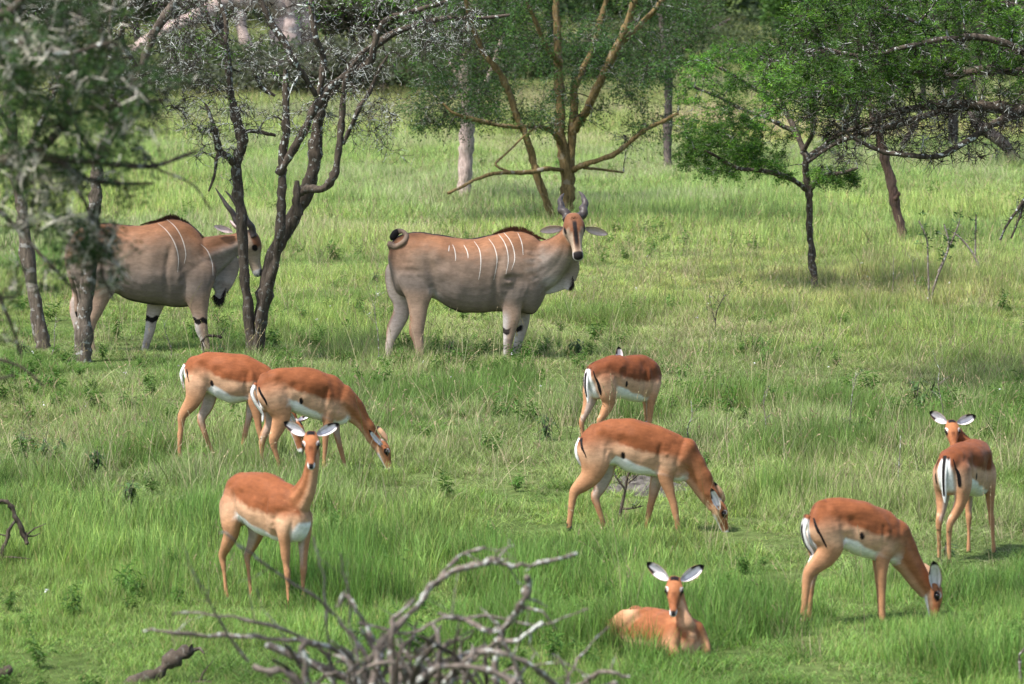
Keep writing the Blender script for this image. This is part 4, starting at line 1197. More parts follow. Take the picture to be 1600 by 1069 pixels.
    far_tree('small_trunk_tree', 'short dark trunk in the background right of the flat-topped sapling', [(1343, 242, 5), (1343, 215, 5), (1340, 170, 5), (1335, 110, 4), (1330, 50, 3)], M_BARK_PLAIN, 36, (1260, -60, 1420, 110), (.05, .085, .03), 60)
    # reddish leaning trunk
    far_tree('red_trunk_tree', 'leaning tree with a reddish scarred trunk on the right, in front of the far trunks', [(1413, 383, 7.5), (1409, 352, 8), (1402, 315, 8), (1396, 285, 8), (1386, 252, 7.5), (1376, 222, 6.5), (1366, 190, 6), (1358, 160, 5), (1350, 120, 4)], M_BARK_RED, 37, (1280, 20, 1440, 150), (.06, .11, .03), 60, L=.07, tw=.35, spread=.06,
             limbs=([(1399, 312, 4, -.1), (1404, 303, 3, -.15), (1403, 298, 1.5, -.15)],))
    # ---------- small flat-topped acacia
    b, d = base_of(1273, 452)
    t = Tree('flat_topped_acacia', 'young flat-topped acacia with a thin straight dark trunk, right of centre', b, d, 25, M_BARK_DARK); t.rscale = 0.9
    t.limb([(1273, 455, 9), (1272, 440, 6.8), (1270, 400, 6.5), (1267, 360, 6.3), (1265, 325, 6), (1263, 298, 7)], .25)
    t.limb([(1263, 300, 6), (1258, 270, 6), (1254, 240, 5.5), (1240, 205, 5, .2), (1227, 182, 4.5, .3), (1216, 150, 4, .3), (1205, 110, 3, .3)], .5)
    t.limb([(1262, 298, 5), (1240, 282, 4.5, -.2), (1215, 273, 4.2, -.4), (1190, 268, 4, -.5), (1160, 266, 3.5, -.6), (1135, 255, 3, -.7), (1110, 240, 2.2, -.8), (1085, 232, 2, -.8)], .5)
    t.limb([(1265, 298, 5), (1275, 283, 4.5, -.1), (1290, 275, 4, -.3), (1315, 270, 3.5, -.4), (1340, 262, 2.5, -.5)], .4)
    t.limb([(1256, 258, 5), (1268, 240, 5, .1), (1290, 225, 5, .2), (1310, 205, 4.5, .3), (1335, 180, 3.5, .4), (1350, 150, 3, .4)], .6)
    t.limb([(1254, 240, 4), (1270, 200, 4, -.3), (1262, 165, 3.5, -.4), (1265, 130, 3, -.4)], .6)
    t.limb([(1240, 205, 3.5, .2), (1200, 185, 3.5, .3), (1160, 170, 3, .4), (1120, 150, 2.5, .5), (1085, 135, 2, .5)], .5)
    t.limb([(1222, 170, 3, .3), (1180, 140, 3, 0), (1140, 115, 2.5, -.3), (1110, 100, 2, -.4)], .6)
    t.targets([(1060, 75, 1350, 175, 150, 1.0), (1060, 175, 1200, 230, 75, .8), (1080, 215, 1240, 278, 80, .6), (1260, 235, 1350, 287, 55, .5), (1200, 170, 1345, 235, 14, .7), (1050, 200, 1100, 262, 12, .5)], .4, rmax=.012, arch=.05)
    t.twigs(10, .18, .0028, droop=.02, lich=.5, up=.1)
    t.leaves(1, 3, 6, .046, .014, (.060, .140, .026), vary=.6, spread=.016, young=.25, clump=.7, flat=.2).done()
    # ---------- big dark acacia reaching in from the right
    D = 44.0
    g = P(1745, 560); bb = Vector((PD(1745, 540, D).x, D, float(gz(PD(1745, 540, D).x, D)) - .05))
    t = Tree('spreading_acacia', 'large dark spreading acacia whose lichened branches reach in from the upper right edge', bb, D, 26, M_BARK_DARK); t.rscale = .8; t.grow = .02
    t.limb([(1745, 605, 34), (1742, 540, 28), (1735, 450, 26), (1722, 340, 25), (1700, 250, 23), (1670, 200, 20), (1630, 182, 18), (1590, 172, 14), (1550, 168, 11), (1500, 162, 9), (1450, 165, 7), (1400, 175, 6), (1360, 190, 5), (1320, 205, 4), (1290, 222, 3)], .55)
    t.limb([(1600, 172, 12, -.2), (1560, 190, 8, -.3), (1530, 205, 7, -.4), (1500, 225, 6, -.5), (1462, 244, 5.5, -.6), (1420, 243, 5, -.7), (1380, 238, 4.5, -.7), (1350, 225, 4, -.7), (1325, 210, 3.5, -.7), (1300, 190, 2.5, -.8)], .9)
    t.limb([(1590, 172, 9, .2), (1540, 165, 8, .4), (1490, 168, 8, .5), (1440, 180, 7, .5), (1400, 192, 7, .6), (1360, 202, 6, .6), (1320, 212, 5, .6), (1290, 228, 4, .5), (1262, 250, 3, .4)], 1.0)
    t.limb([(1690, 235, 16, .4), (1650, 140, 12, .8), (1590, 110, 10, 1), (1520, 110, 9, 1.1), (1460, 118, 8, 1.2), (1400, 105, 6, 1.3), (1340, 90, 5, 1.4), (1280, 80, 4, 1.4), (1220, 90, 3, 1.4)], .5)
    t.limb([(1690, 230, 14, -.4), (1640, 120, 9, -.8), (1600, 80, 8, -1), (1540, 60, 7, -1.1), (1480, 60, 6, -1.2), (1420, 70, 5, -1.2), (1350, 85, 4, -1.2), (1290, 75, 3, -1.2)], .6)
    t.limb([(1700, 240, 10, 0), (1660, 60, 8, 0), (1620, 20, 7, 0), (1560, 0, 6, 0), (1480, -10, 5, 0)], .5)
    t.limb([(1440, 40, 3, -.8), (1410, 25, 4, -.8), (1380, 10, 4, -.8), (1358, -8, 3.5, -.8)], 1.6)
    t.limb([(1620, 180, 7, -.5), (1615, 260, 5, -.6), (1612, 300, 4, -.6), (1600, 315, 4, -.7), (1588, 330, 3, -.7), (1572, 355, 2.5, -.7), (1562, 375, 2, -.7)], 1.0)
    t.limb([(1600, 318, 3, -.7), (1590, 345, 2.4, -.7), (1580, 372, 1.8, -.7)], .9)
    t.targets([(1180, 70, 1660, 190, 380, 1.2), (1350, -40, 1660, 80, 230, 1.2), (1230, 0, 1360, 80, 60, 1.0), (1260, 180, 1600, 215, 120, .8), (1300, 200, 1600, 258, 80, .5), (1560, 300, 1620, 370, 7, .2)], .7, rmax=.021, arch=.04)
    t.twigs(11, .18, .0040, jit=.45, droop=.03, lich=.5, up=.06)
    wj = lambda u, v: np.clip(1.15 - (v - 110) / 85, .04, 1)
    t.leaves(1, 2, 8, .046, .014, (.058, .124, .025), where=wj, vary=.7, spread=.016, young=.25, clump=.7, flat=.2).done()
    # ---------- thorny branches close to the camera, upper left
    D = 17.0
    x0 = PD(-420, 500, D).x
    bb = Vector((x0, D, float(gz(x0, D)) - .05))
    t = Tree('whistling_thorn_tree', 'blurred thorny tree near the camera, its spiny twigs hanging over the upper left corner', bb, D, 27, M_BARK_DARK); t.rscale = 0.6
    pts = [(-420, 1560, 70), (-415, 1200, 60), (-400, 800, 52), (-360, 500, 46), (-300, 340, 40), (-200, 290, 34), (-100, 270, 26), (0, 257, 17), (30, 246, 14), (63, 240, 11), (120, 180, 9), (156, 171, 9), (210, 163, 8), (255, 158, 5)]
    t.limb(pts, .4, n=6, wob=.01)
    t.limb([(-20, 258, 14), (84, 254, 8), (120, 278, 7), (168, 290, 6), (236, 291, 3.5)], .3)
    t.limb([(63, 240, 7), (110, 250, 7), (150, 254, 8), (180, 257, 8), (225, 260, 7), (254, 254, 6), (308, 236, 4)], .3)
    t.limb([(-300, 340, 25), (-150, 120, 20, -.2), (-40, 40, 16, -.3), (20, 20, 12, -.3), (50, -20, 10, -.3)], .4)
    t.limb([(-40, 45, 9, -.3), (40, 75, 8, -.4), (100, 90, 6, -.4), (180, 70, 4, -.4)], 1.0)
    t.limb([(-100, 270, 14, .2), (-20, 320, 9, .3), (40, 380, 6, .3), (90, 430, 5, .3), (130, 470, 3, .3)], .4)
    t.limb([(-60, 330, 10, .2), (-20, 420, 7, .2), (10, 500, 5, .2), (30, 560, 3, .2)], .5)
    t.limb([(100, 262, 5), (140, 330, 5), (150, 380, 5), (165, 430, 4), (180, 470, 2.5)], .6)
    t.limb([(-60, 545, 7), (0, 561, 4.5), (35, 575, 4), (64, 600, 3)], .6)
    t.limb([(-60, 600, 6), (0, 592, 4), (22, 590, 3)], .9)
    t.limb([(-60, 330, 10, .2), (-90, 450, 8, .2), (-70, 545, 7, .1), (-60, 600, 6, 0)], .5)
    t.limb([(240, 262, 3), (300, 290, 2.5), (330, 330, 1.8)], .4)
    t.targets([(-60, 60, 240, 260, 150, .45), (-60, -30, 190, 80, 60, .4), (0, 240, 130, 360, 40, .3), (115, 345, 190, 450, 30, .12), (0, 360, 110, 470, 16, .3), (200, 120, 300, 190, 10, .2), (150, 250, 240, 330, 8, .2), (-40, 440, 60, 540, 8, .2)], .15, rmax=.010, arch=.03)
    t.twigs(8, .12, .0018, jit=.4, lich=.1, up=.03)
    wl = lambda u, v: np.clip(1.0 - (v - 220) / 260, .12, 1) * np.clip(1.2 - u / 420, .1, 1) + .8 * np.exp(-(((u - 150) / 40) ** 2 + ((v - 400) / 45) ** 2))
    t.leaves(.72, 2, 8, .024, .010, (.042, .080, .028), where=wl, spread=.012, vary=.4, young=.12)
    # pairs of long pale spines
    rs = t.rs
    L = t.lines; n = len(L); per = 14
    i = np.repeat(np.arange(n), per); k = rs.randint(1, L.shape[1], n * per)
    st = L[i, k]; c = st
    dd = c[:, 1] * CP + (CAM_H - c[:, 2]) * SP
    u = 800 + FPX * c[:, 0] / dd; v = 534.5 + FPX * ((CAM_H - c[:, 2]) * CP - c[:, 1] * SP) / dd
    w = .12 + 1.3 * np.maximum(np.exp(-(((u - 40) / 60) ** 2 + ((v - 70) / 35) ** 2)), np.maximum(np.exp(-(((u - 75) / 50) ** 2 + ((v - 300) / 55) ** 2)), .7 * np.exp(-(((u - 170) / 40) ** 2 + ((v - 400) / 60) ** 2))))
    st = st[rs.rand(len(st)) < w]
    d = rs.normal(0, 1, st.shape); d /= np.linalg.norm(d, axis=1, keepdims=True)
    ln = .04 + .05 * rs.rand(len(st))
    A = np.stack([st, st + d * ln[:, None] * .5, st + d * ln[:, None]], 1)
    wd = Wood(); wd.tubes(A, np.array([[.0028, .002, .0006]]) * np.ones((len(A), 1)), 3, 1.0)
    o = link('thorns', wd.mesh('thorns', M_THORN, t.base), t.root); o['kind'] = 'stuff'
    t.done()

def blob_tree(name, label, u, vbase, hgt, wid, seed, col, trunk_r=.14, stems=3, n=5200, leaf=.16, base_h=.28, bark=None, group=None, dist=None, lean=0, flat=.55):
    """background tree: forked trunk and a crown of leaf clumps with gaps"""
    rs = np.random.RandomState(seed)
    p = P(u, vbase)
    if dist:
        x = (u - 800) / FPX * dist; p = Vector((x, dist, float(gz(x, dist))))
    root = empty(name, p - Vector((0, 0, .1))); tag(root, label, 'tree', group)
    W = Wood(); ends = []
    for s in range(stems):
        a = rs.rand() * 2 * PI; r = wid * .5 * rs.uniform(.25, .8)
        e = np.array([math.cos(a) * r + lean, math.sin(a) * r * .8, hgt * rs.uniform(.55, .85)])
        st = np.array([rs.normal(0, .1), rs.normal(0, .1), 0])
        mid = st + (e - st) * .45 + np.array([-math.cos(a) * r * .2, 0, hgt * .06])
        A = catmull([list(st) + [trunk_r], list(mid) + [trunk_r * .7], list(e) + [trunk_r * .3]], 6)
        W.tubes(A[:, :3], A[:, 3], 7, .4, .08, rs); ends.append(A[6:, :3])
    link('trunk', W.mesh('trunk', bark or M_BARK_PLAIN, (0, 0, 0)), root)
    K = rs.randint(13, 20); C = []
    for k in range(K):
        a = rs.rand() * 2 * PI; r = wid * .5 * math.sqrt(rs.rand()) * .85
        z = hgt * (base_h + (1 - base_h) * (.25 + .6 * rs.rand()) * (1 - .35 * (r / wid * 2) ** 2))
        C.append((math.cos(a) * r + lean, math.sin(a) * r, z, wid * rs.uniform(.12, .22)))
    C = np.array(C)
    i = rs.randint(0, K, n); d = rs.normal(0, 1, (n, 3)); d /= np.linalg.norm(d, axis=1, keepdims=True)
    rad = rs.rand(n) ** .45
    pts = C[i, :3] + d * rad[:, None] * C[i, 3:4] * np.array([1.15, 1.15, flat])
    cols = np.array(col)[None] * (.55 + .9 * fbm(pts[:, 0] * .9 + seed, pts[:, 2] * 1.6 + pts[:, 1], seed, 3))[:, None] * (.8 + .4 * rs.rand(n, 1))
    me = leaf_mesh('crown', pts, d, 2, leaf * 1.3, leaf * .62, cols, rs, (0, 0, 0), M_LEAF, .5, leaf * .35)
    link('crown', me, root)
    # limbs that carry the clumps
    Wb = Wood()
    for k in range(K):
        e = C[k, :3]; q = ends[rs.randint(len(ends))]; s = q[rs.randint(len(q))]
        A = catmull([list(s) + [trunk_r * .3], list((s + e) / 2 + rs.normal(0, .15, 3)) + [trunk_r * .2], list(e) + [trunk_r * .08]], 4)
        Wb.tubes(A[:, :3], A[:, 3], 5, .5)
    link('limbs', Wb.mesh('limbs', bark or M_BARK_PLAIN, (0, 0, 0)), root)['kind'] = 'stuff'
    return root

def build_background():
    g = (.045, .072, .026); dk = (.030, .052, .020); ol = (.070, .090, .045); gy = (.085, .095, .062)
    rows = [
        ('bushy_tree', 'dark rounded tree in the background at the left edge', -40, 118, 8, 8, 101, dk), ('bushy_tree', 'dark green tree behind the lichened crowns at upper left', 90, 104, 9, 9, 102, g),
        ('bushy_tree', 'grey-green tree behind the fallen pale trunk', 215, 92, 8, 7, 103, ol), ('bushy_tree', 'deep green tree seen through the gap under the fallen pale trunk', 345, 84, 9, 9, 104, dk),
        ('bushy_tree', 'tree with dull olive crown between the pink trunk and the yellow-barked tree', 560, 106, 6, 8, 105, gy), ('scrub_bush', 'low grey-green scrub bush left of the pale trunk tree', 625, 134, 2.3, 5, 106, gy),
        ('scrub_bush', 'olive scrub bush below the bare acacia crown', 530, 140, 1.8, 4, 107, ol), ('bushy_tree', 'dark tree behind the crown of the yellow-barked tree, left part', 720, 92, 9, 9, 108, dk),
        ('bushy_tree', 'dark tree behind the crown of the yellow-barked tree, right part', 870, 84, 10, 9, 109, g), ('bushy_tree', 'dense tree between the yellow-barked tree and the slim tree', 985, 95, 7.5, 7, 110, dk),
        ('bushy_tree', 'very dark tree at the top of the picture above the flat-topped acacia', 1215, 66, 12, 12, 111, dk), ('bushy_tree', 'bright green tree behind the tip of the spreading acacia', 1265, 96, 7, 6, 112, (.06, .12, .03)),
        ('bushy_tree', 'dark tree behind the middle of the spreading acacia', 1390, 88, 9, 9, 113, dk), ('bushy_tree', 'dense green tree in the upper right corner background', 1530, 92, 9, 9, 114, g), ('bushy_tree', 'tree just inside the right edge behind the spreading acacia', 1640, 100, 8, 8, 115, dk),
        ('scrub_bush', 'shadowy bush at the foot of the very dark tree', 1120, 84, 2.6, 9, 116, ol), ('scrub_bush', 'grey bush under the tree with the dull olive crown', 505, 124, 2.2, 4, 117, gy)]
    rows += [('scrub_bush', 'grey-olive bush in the far grass behind the lowest twigs of the upright grey tree', 205, 158, 2.2, 7, 118, gy), ('scrub_bush', 'shaded bush just left of the fallen pale limb tip, behind the bare acacia', 290, 150, 2.6, 7, 119, ol),
             ('scrub_bush', 'dark bush between the two left stems of the bare acacia', 400, 146, 2.4, 6, 120, g), ('scrub_bush', 'olive bush behind the thick right stem of the bare acacia', 478, 152, 2.3, 6, 121, gy),
             ('scrub_bush', 'brownish-green bush between the bare acacia and the pale trunk tree', 600, 150, 2.2, 7, 122, ol), ('scrub_bush', 'grey bush directly behind the pale trunk tree', 690, 146, 2.4, 6, 123, gy),
             ('scrub_bush', 'bush in the gap left of the yellow-barked tree', 790, 130, 2.6, 7, 124, g), ('scrub_bush', 'dark bush behind the main stems of the yellow-barked tree', 930, 128, 2.6, 7, 125, dk),
             ('scrub_bush', 'long dim bush behind the slim tree', 1050, 112, 3.2, 9, 126, ol), ('scrub_bush', 'bush left of the small trunk tree, under the flat-topped acacia crown', 1290, 120, 3.0, 8, 127, dk)]
    for nm, lb, u, vb, h, w, sd, col in rows:
        low = nm == 'scrub_bush'
        blob_tree(nm, lb, u, vb, h, w, sd, col, trunk_r=.09 if low else .2, n=2600 if low else 6500, leaf=.17 if low else .24, base_h=.05 if low else .18, stems=4 if low else 3)
    # the wood that closes the view
    rs = np.random.RandomState(900)
    n = 46000
    x = (rs.rand(n) * 2 - 1) * 95; y = 330 + 80 * rs.rand(n); k = fbm(x / 5, y / 18, 7, 3)
    H = 6 + 9 * k; z = gz(x, y) + H * rs.rand(n) ** .7
    keep = fbm(x / 3 + 3, z / 2.2 + y / 20, 15, 3) > .40
    pts = np.stack([x, y, z], 1)[keep]
    cols = np.array((.030, .050, .021))[None] * (.35 + 1.2 * fbm(pts[:, 0] / 3, pts[:, 2] / 2 + pts[:, 1] / 9, 44, 3))[:, None] * (.7 + .6 * rs.rand(len(pts), 1))
    o = link('distant_woodland', leaf_mesh('distant_woodland', pts, np.zeros((len(pts), 3)), 2, 1.0, .6, cols, rs, (0, 0, 0), M_LEAF, .6, .3)); o['kind'] = 'stuff'
    o['label'] = 'dark distant woodland closing off the meadow'
    # dead pale trunk, upper left: thick grey-pink limb arching down to the left from upright boles
    b, d = base_of(452, 126)
    t = Tree('dead_giant_tree', 'huge dead pale pinkish tree at upper left, one thick limb arching down to the ground', b, d, 41, M_BARK_PINK)
    t.limb([(452, 130, 36), (448, 90, 27), (446, 50, 24), (452, 10, 22), (458, -40, 20)], .5, wob=.05)
    t.limb([(492, 112, 26, 1), (488, 80, 17, .8), (482, 40, 15, .5), (474, 0, 14, .3), (466, -40, 14, 0)], .3, wob=.05)
    t.limb([(446, 20, 18, 0), (420, -6, 17, -.5), (395, 2, 17, -1), (372, 4, 18, -1.2), (350, 6, 17, -1.4), (330, 22, 14, -1.6), (305, 36, 13, -1.8), (280, 46, 12, -2), (250, 62, 11, -2), (225, 78, 10, -2), (195, 92, 8, -2)], .5, wob=.05)
    t.limb([(372, 6, 9, -1.2), (376, 40, 9, -1.2), (388, 75, 9, -1.2), (398, 106, 10, -1.2)], .3, wob=.05)
    t.limb([(425, 112, 18, -.4), (430, 90, 12, -.3), (440, 60, 10, -.2)], .7, wob=.05)
    t.done()
build_trees()
build_background()
# ------------------------------------------------------------------ brush pile, sticks, plants
def stick(name, root, base, pts, dist, seed, lich, mat=None, n=4, S=8, rough=.12, sway=0.0):
    rs = np.random.RandomState(seed); s = FPX / dist
    rows = []
    for p in pts:
        q = PD(p[0], p[1], dist + (p[3] if len(p) > 3 else 0)); rows.append((*q, p[2] / s))
    A = catmull(rows, n); K = len(A)
    A[:, :3] += np.cumsum(rs.normal(0, .006, (K, 3)), 0)
    W = Wood(); W.tubes(A[:, :3], np.maximum(A[:, 3], .0015) * (1 + .2 * rs.normal(0, 1, K)), S, lich, rough, rs)
    # closing tips
    ends = [(A[0, :3], A[1, :3], A[0, 3]), (A[-1, :3], A[-2, :3], A[-1, 3])]
    for e, i, r in ends:
        d = (e - i) / (np.linalg.norm(e - i) + 1e-9)
        W.tubes(np.array([e, e + d * r * .5, e + d * r * .7]), np.array([r, r * .7, .0005]), S, lich)
    # side spurs
    for k in range(max(0, K // 5)):
        j = rs.randint(1, K - 1); d = rs.normal(0, 1, 3); d[1] *= .5; d /= np.linalg.norm(d); l = rs.uniform(.05, .22); r = A[j, 3] * .45
        B = np.array([A[j, :3], A[j, :3] + d * l * .5 + rs.normal(0, .01, 3), A[j, :3] + d * l + rs.normal(0, .02, 3)])
        W.tubes(B, np.array([r, r * .7, r * .3]), 5, lich)
    return link(name, W.mesh(name, mat or M_BARK_DEAD, base), root)

def build_brush():
    D = 17.2
    x = PD(620, 1300, D).x; b = Vector((x, D, float(gz(x, D))))
    root = empty('brush_pile', b)
    tag(root, 'out-of-focus heap of dead grey lichen-covered thorn branches along the bottom edge', 'brush pile')
    B = [([(774, 874, 6.5, .1), (769, 878, 7, .1), (722, 900, 6.5, .1), (676, 928, 7.5, .1), (653, 951, 8, .05), (611, 993, 8.5, 0), (579, 1025, 9, 0), (556, 1080, 9, 0), (530, 1180, 9, 0)], .75),
         ([(681, 916, 5, .1), (690, 895, 5, .15), (722, 877, 4.5, .2), (752, 867, 3.5, .2)], .5), ([(766, 876, 6, .1), (787, 890, 5.5, .1), (824, 893, 5, .1), (861, 890, 5, .15), (913, 876, 4, .2)], .8),
         ([(824, 905, 8, -.1), (816, 920, 9, -.1), (801, 951, 10, -.1), (775, 978, 9, 0), (762, 1010, 8, 0), (755, 1080, 9, 0), (750, 1180, 9, 0)], 1.2), ([(786, 985, 6, 0), (764, 988, 6, 0), (722, 974, 5.5, .1), (676, 964, 4.5, .2)], .9),
         ([(225, 985, 3, -.1), (260, 979, 4, -.1), (352, 986, 4.5, 0), (422, 993, 5, 0), (482, 1001, 6.5, 0), (528, 1014, 7, .1), (570, 1060, 8, .1), (600, 1150, 8, .1)], .9), ([(270, 958, 2.5, 0), (352, 969, 3.2, 0), (431, 983, 4.5, 0), (500, 1012, 5, .1), (560, 1080, 6, .1)], .5),
         ([(491, 836, 2, .1), (505, 880, 2.4, .1), (512, 930, 2.8, .1), (516, 980, 3, .1), (530, 1060, 5, .1)], .2), ([(530, 862, 2, 0), (545, 915, 2.4, 0), (546, 960, 3, 0), (556, 1010, 4, 0), (570, 1080, 5, 0)], .2),
         ([(345, 830, 1.8, -.3), (375, 849, 2.5, -.3), (422, 891, 3, -.2), (463, 918, 3.4, -.1), (510, 965, 3.6, 0), (540, 1000, 4.5, 0), (580, 1070, 6, 0)], .6), ([(286, 850, 1.6, -.4), (320, 914, 2, -.3), (350, 960, 2.4, -.2), (400, 1040, 4, -.1)], .3),
         ([(846, 976, 6, -.2), (815, 1002, 6, -.2), (787, 1022, 6, -.1), (740, 1060, 6, 0), (700, 1120, 8, 0)], 1.2), ([(984, 1054, 3, -.2), (944, 1047, 5, -.2), (907, 1060, 5.5, -.1), (860, 1075, 6, 0), (800, 1110, 7, 0)], .7),
         ([(585, 1000, 6, -.2), (560, 960, 5, -.2), (535, 935, 6, -.2), (524, 945, 3, -.2)], 1.2), ([(610, 1050, 7, -.2), (604, 1000, 6, -.2), (612, 965, 5.5, -.2), (640, 935, 4.5, -.2)], 1.0),
         ([(470, 1069, 7, -.3), (462, 1020, 6, -.3), (462, 1004, 6, -.3)], 1.1), ([(950, 980, 2, .3), (920, 1020, 2.5, .2), (900, 1060, 4, .1), (880, 1120, 5, .1)], .6),
         ([(398, 1038, 8, -.3), (436, 1044, 8.5, -.3), (475, 1066, 9, -.3), (520, 1110, 9, -.2)], .05), ([(560, 975, 4, .1), (640, 985, 4, 0), (700, 960, 4, 0), (760, 960, 3.5, 0), (850, 968, 2.4, 0), (930, 940, 1.8, 0)], .4),
         ([(690, 1069, 8, -.3), (735, 1035, 7, -.3), (790, 1030, 7, -.3), (840, 1052, 6, -.3), (880, 1090, 6, -.2)], 1.0), ([(640, 1080, 9, -.4), (690, 1045, 8, -.4), (760, 1040, 8, -.4), (820, 1065, 8, -.4)], .9)]
    for i, (p, l) in enumerate(B): stick('branch', root, b, [(q[0], q[1], q[2] * .66, q[3]) for q in p], D, 500 + i, l)
    rs = np.random.RandomState(77)
    for i in range(66):
        u = rs.normal(640, 95) ; v = rs.uniform(1020, 1095) + abs(u - 650) * .12
        a = rs.normal(-PI / 2, .75) if rs.rand() < .6 else rs.uniform(-PI, PI); L = rs.uniform(45, 140); r = rs.uniform(1.8, 5)
        dd = rs.uniform(-.5, .5); u2, v2 = u + math.cos(a) * L, v + math.sin(a) * L * .75
        if v2 < 975: v2 = 975 + rs.rand() * 40
        um, vm = (u + u2) / 2 + rs.normal(0, 8), (v + v2) / 2 + rs.normal(0, 8)
        stick('branch', root, b, [(u, v + 30, r * 1.1, dd), (um, vm, r, dd + rs.normal(0, .1)), (u2, v2, r * .6, dd + rs.normal(0, .15))], D, 700 + i, rs.uniform(.1, .8), M_BARK_DEAD if rs.rand() < .7 else M_BARK_DARK, n=3, S=6)
    for i in range(26):     # the body of the heap, mostly below the frame
        u = rs.uniform(430, 900); a = rs.uniform(-.5, .5); L = rs.uniform(90, 200); v = rs.uniform(1075, 1340); dd = rs.uniform(-.7, .7)
        stick('branch', root, b, [(u - L, v + a * L, 7, dd), (u, v - 12, 8, dd), (u + L, v - a * L, 5, dd)], D, 800 + i, .7, n=2, S=6)
    # dark logs lower left
    D2 = 25.2
    b2 = P(250, 1066)
    r2 = empty('fallen_log', b2); tag(r2, 'short dark broken log in the grass at the bottom left, its end tilted up', 'log')
    stick('wood', r2, b2, [(298, 1018, 9, 0), (286, 1022, 11, 0), (262, 1035, 12, 0), (232, 1052, 12, 0), (180, 1072, 12, 0)], b2.y, 61, .1, M_BARK_DARK, S=12)
    stick('wood', r2, b2, [(300, 1066, 4, 0), (325, 1068, 4.5, 0), (350, 1078, 4, 0)], b2.y, 62, .1, M_BARK_DARK)
    b3 = P(8, 1069)
    r3 = empty('fallen_log', b3); tag(r3, 'stub of dark wood at the bottom left corner', 'log')
    stick('wood', r3, b3, [(18, 1046, 7.5, 0), (5, 1048, 8.5, 0), (-20, 1062, 8, 0), (-50, 1080, 8, 0)], b3.y, 63, .1, M_BARK_DARK, S=12)
    b4 = P(5, 885)
    r4 = empty('dead_twig', b4); tag(r4, 'dark crooked dead twig arching up beside the left edge', 'branch')
    stick('wood', r4, b4, [(-30, 800, 4), (0, 779, 4), (18, 784, 4.2), (30, 803, 4), (36, 822, 4.5), (42, 843, 3)], b4.y, 64, .1, M_BARK_DARK)
    stick('wood', r4, b4, [(28, 808, 3), (16, 835, 3.2), (6, 860, 4), (0, 890, 5), (-4, 910, 5)], b4.y, 65, .1, M_BARK_DARK)
    # broken post stub in the bottom right corner
    b5 = P(1597, 1069)
    r5 = empty('dead_twig', b5); tag(r5, 'thin pale upright stub at the bottom right corner', 'branch')
    stick('wood', r5, b5, [(1598, 1012, 1.6), (1596, 1040, 2.2), (1597, 1085, 2.6)], b5.y, 66, .8)
    # bent dark twig before the left eland's forefoot
    b6 = P(318, 556)
    r6 = empty('dead_twig', b6); tag(r6, 'short dark twig sticking out sideways at the foreleg of the left eland', 'branch')
    stick('wood', r6, b6, [(318, 560, 1.5), (316, 535, 1.6), (322, 522, 2), (334, 518, 2.6), (346, 518, 2.2)], b6.y, 67, .05, M_BARK_DARK)

def leafy_plant(name, label, u, v, hpx, seed, col=(.055, .10, .03), stems=4, leaf=.10, wid=.24, cat='plant', bark=None, spread=.4, lw=.24, hang=.3):
    rs = np.random.RandomState(seed); b = P(u, v); s = FPX / b.y; H = hpx / s
    root = empty(name, b); tag(root, label, cat)
    W = Wood(); V, F, C = [], [], []
    for k in range(stems):
        a = rs.rand() * 2 * PI; tl = rs.rand() * spread
        e = np.array([math.cos(a) * math.sin(tl), math.sin(a) * math.sin(tl), math.cos(tl)]) * H * rs.uniform(.65, 1)
        A = catmull([[0, 0, -.03, .006], [*(e * .5 + rs.normal(0, .02, 3)), .0045], [*e, .002]], 5)
        W.tubes(A[:, :3], A[:, 3], 4, .2)
        nl = int(np.linalg.norm(e) / leaf * 6)
        for i in range(nl):
            f = .35 + .65 * rs.rand(); q = A[min(len(A) - 1, int(f * (len(A) - 1))), :3]
            bb = rs.rand() * 2 * PI; el = rs.uniform(-hang - .5, .6 - hang)
            d = np.array([math.cos(bb) * math.cos(el), math.sin(bb) * math.cos(el), math.sin(el)]); L = leaf * rs.uniform(.55, 1.2)
            w = np.cross(d, [0, 0, 1]); w /= np.linalg.norm(w) + 1e-9; w = w * L * lw * .5
            dr = np.array([0, 0, -L * .2]); c = np.array(col) * rs.uniform(.6, 1.5)
            n0 = len(V); V += [q, q + d * L * .4 - w, q + d * L * .75 - w * .7 + dr * .5, q + d * L + dr, q + d * L * .75 + w * .7 + dr * .5, q + d * L * .4 + w]
            C += [c] * 6; F += [(n0, n0 + 1, n0 + 5), (n0 + 1, n0 + 2, n0 + 4), (n0 + 1, n0 + 4, n0 + 5), (n0 + 2, n0 + 3, n0 + 4)]
    link('stems', W.mesh('stems', bark or M_BARK_PLAIN, (0, 0, 0)), root)['kind'] = 'stuff'
    link('leaves', mesh_from('leaves', np.array(V), F, False, C, [M_FORB]), root)['kind'] = 'stuff'
    return root

def dry_stalk(label, u, v, hpx, seed, lean=.1, tone=.9):
    rs = np.random.RandomState(seed); b = P(u, v); s = FPX / b.y; H = hpx / s
    root = empty('dry_stalk', b); tag(root, label, 'stalk')
    W = Wood()
    e = np.array([lean * H, rs.normal(0, .05), H])
    A = catmull([[0, 0, -.03, .006], [*(e * .35 + rs.normal(0, .02, 3)), .005], [*(e * .7 + rs.normal(0, .02, 3)), .004], [*e, .002]], 4)
    W.tubes(A[:, :3], A[:, 3], 5, tone)
    for k in range(4):
        j = rs.randint(4, len(A) - 1); d = np.array([rs.normal(0, .7), rs.normal(0, .4), .7]); d /= np.linalg.norm(d)
        l = H * rs.uniform(.12, .3); W.tubes(np.array([A[j, :3], A[j, :3] + d * l * .5, A[j, :3] + d * l + rs.normal(0, .015, 3)]), np.array([.003, .002, .001]), 4, tone)
    link('stem', W.mesh('stem', M_BARK_DEAD, (0, 0, 0)), root)

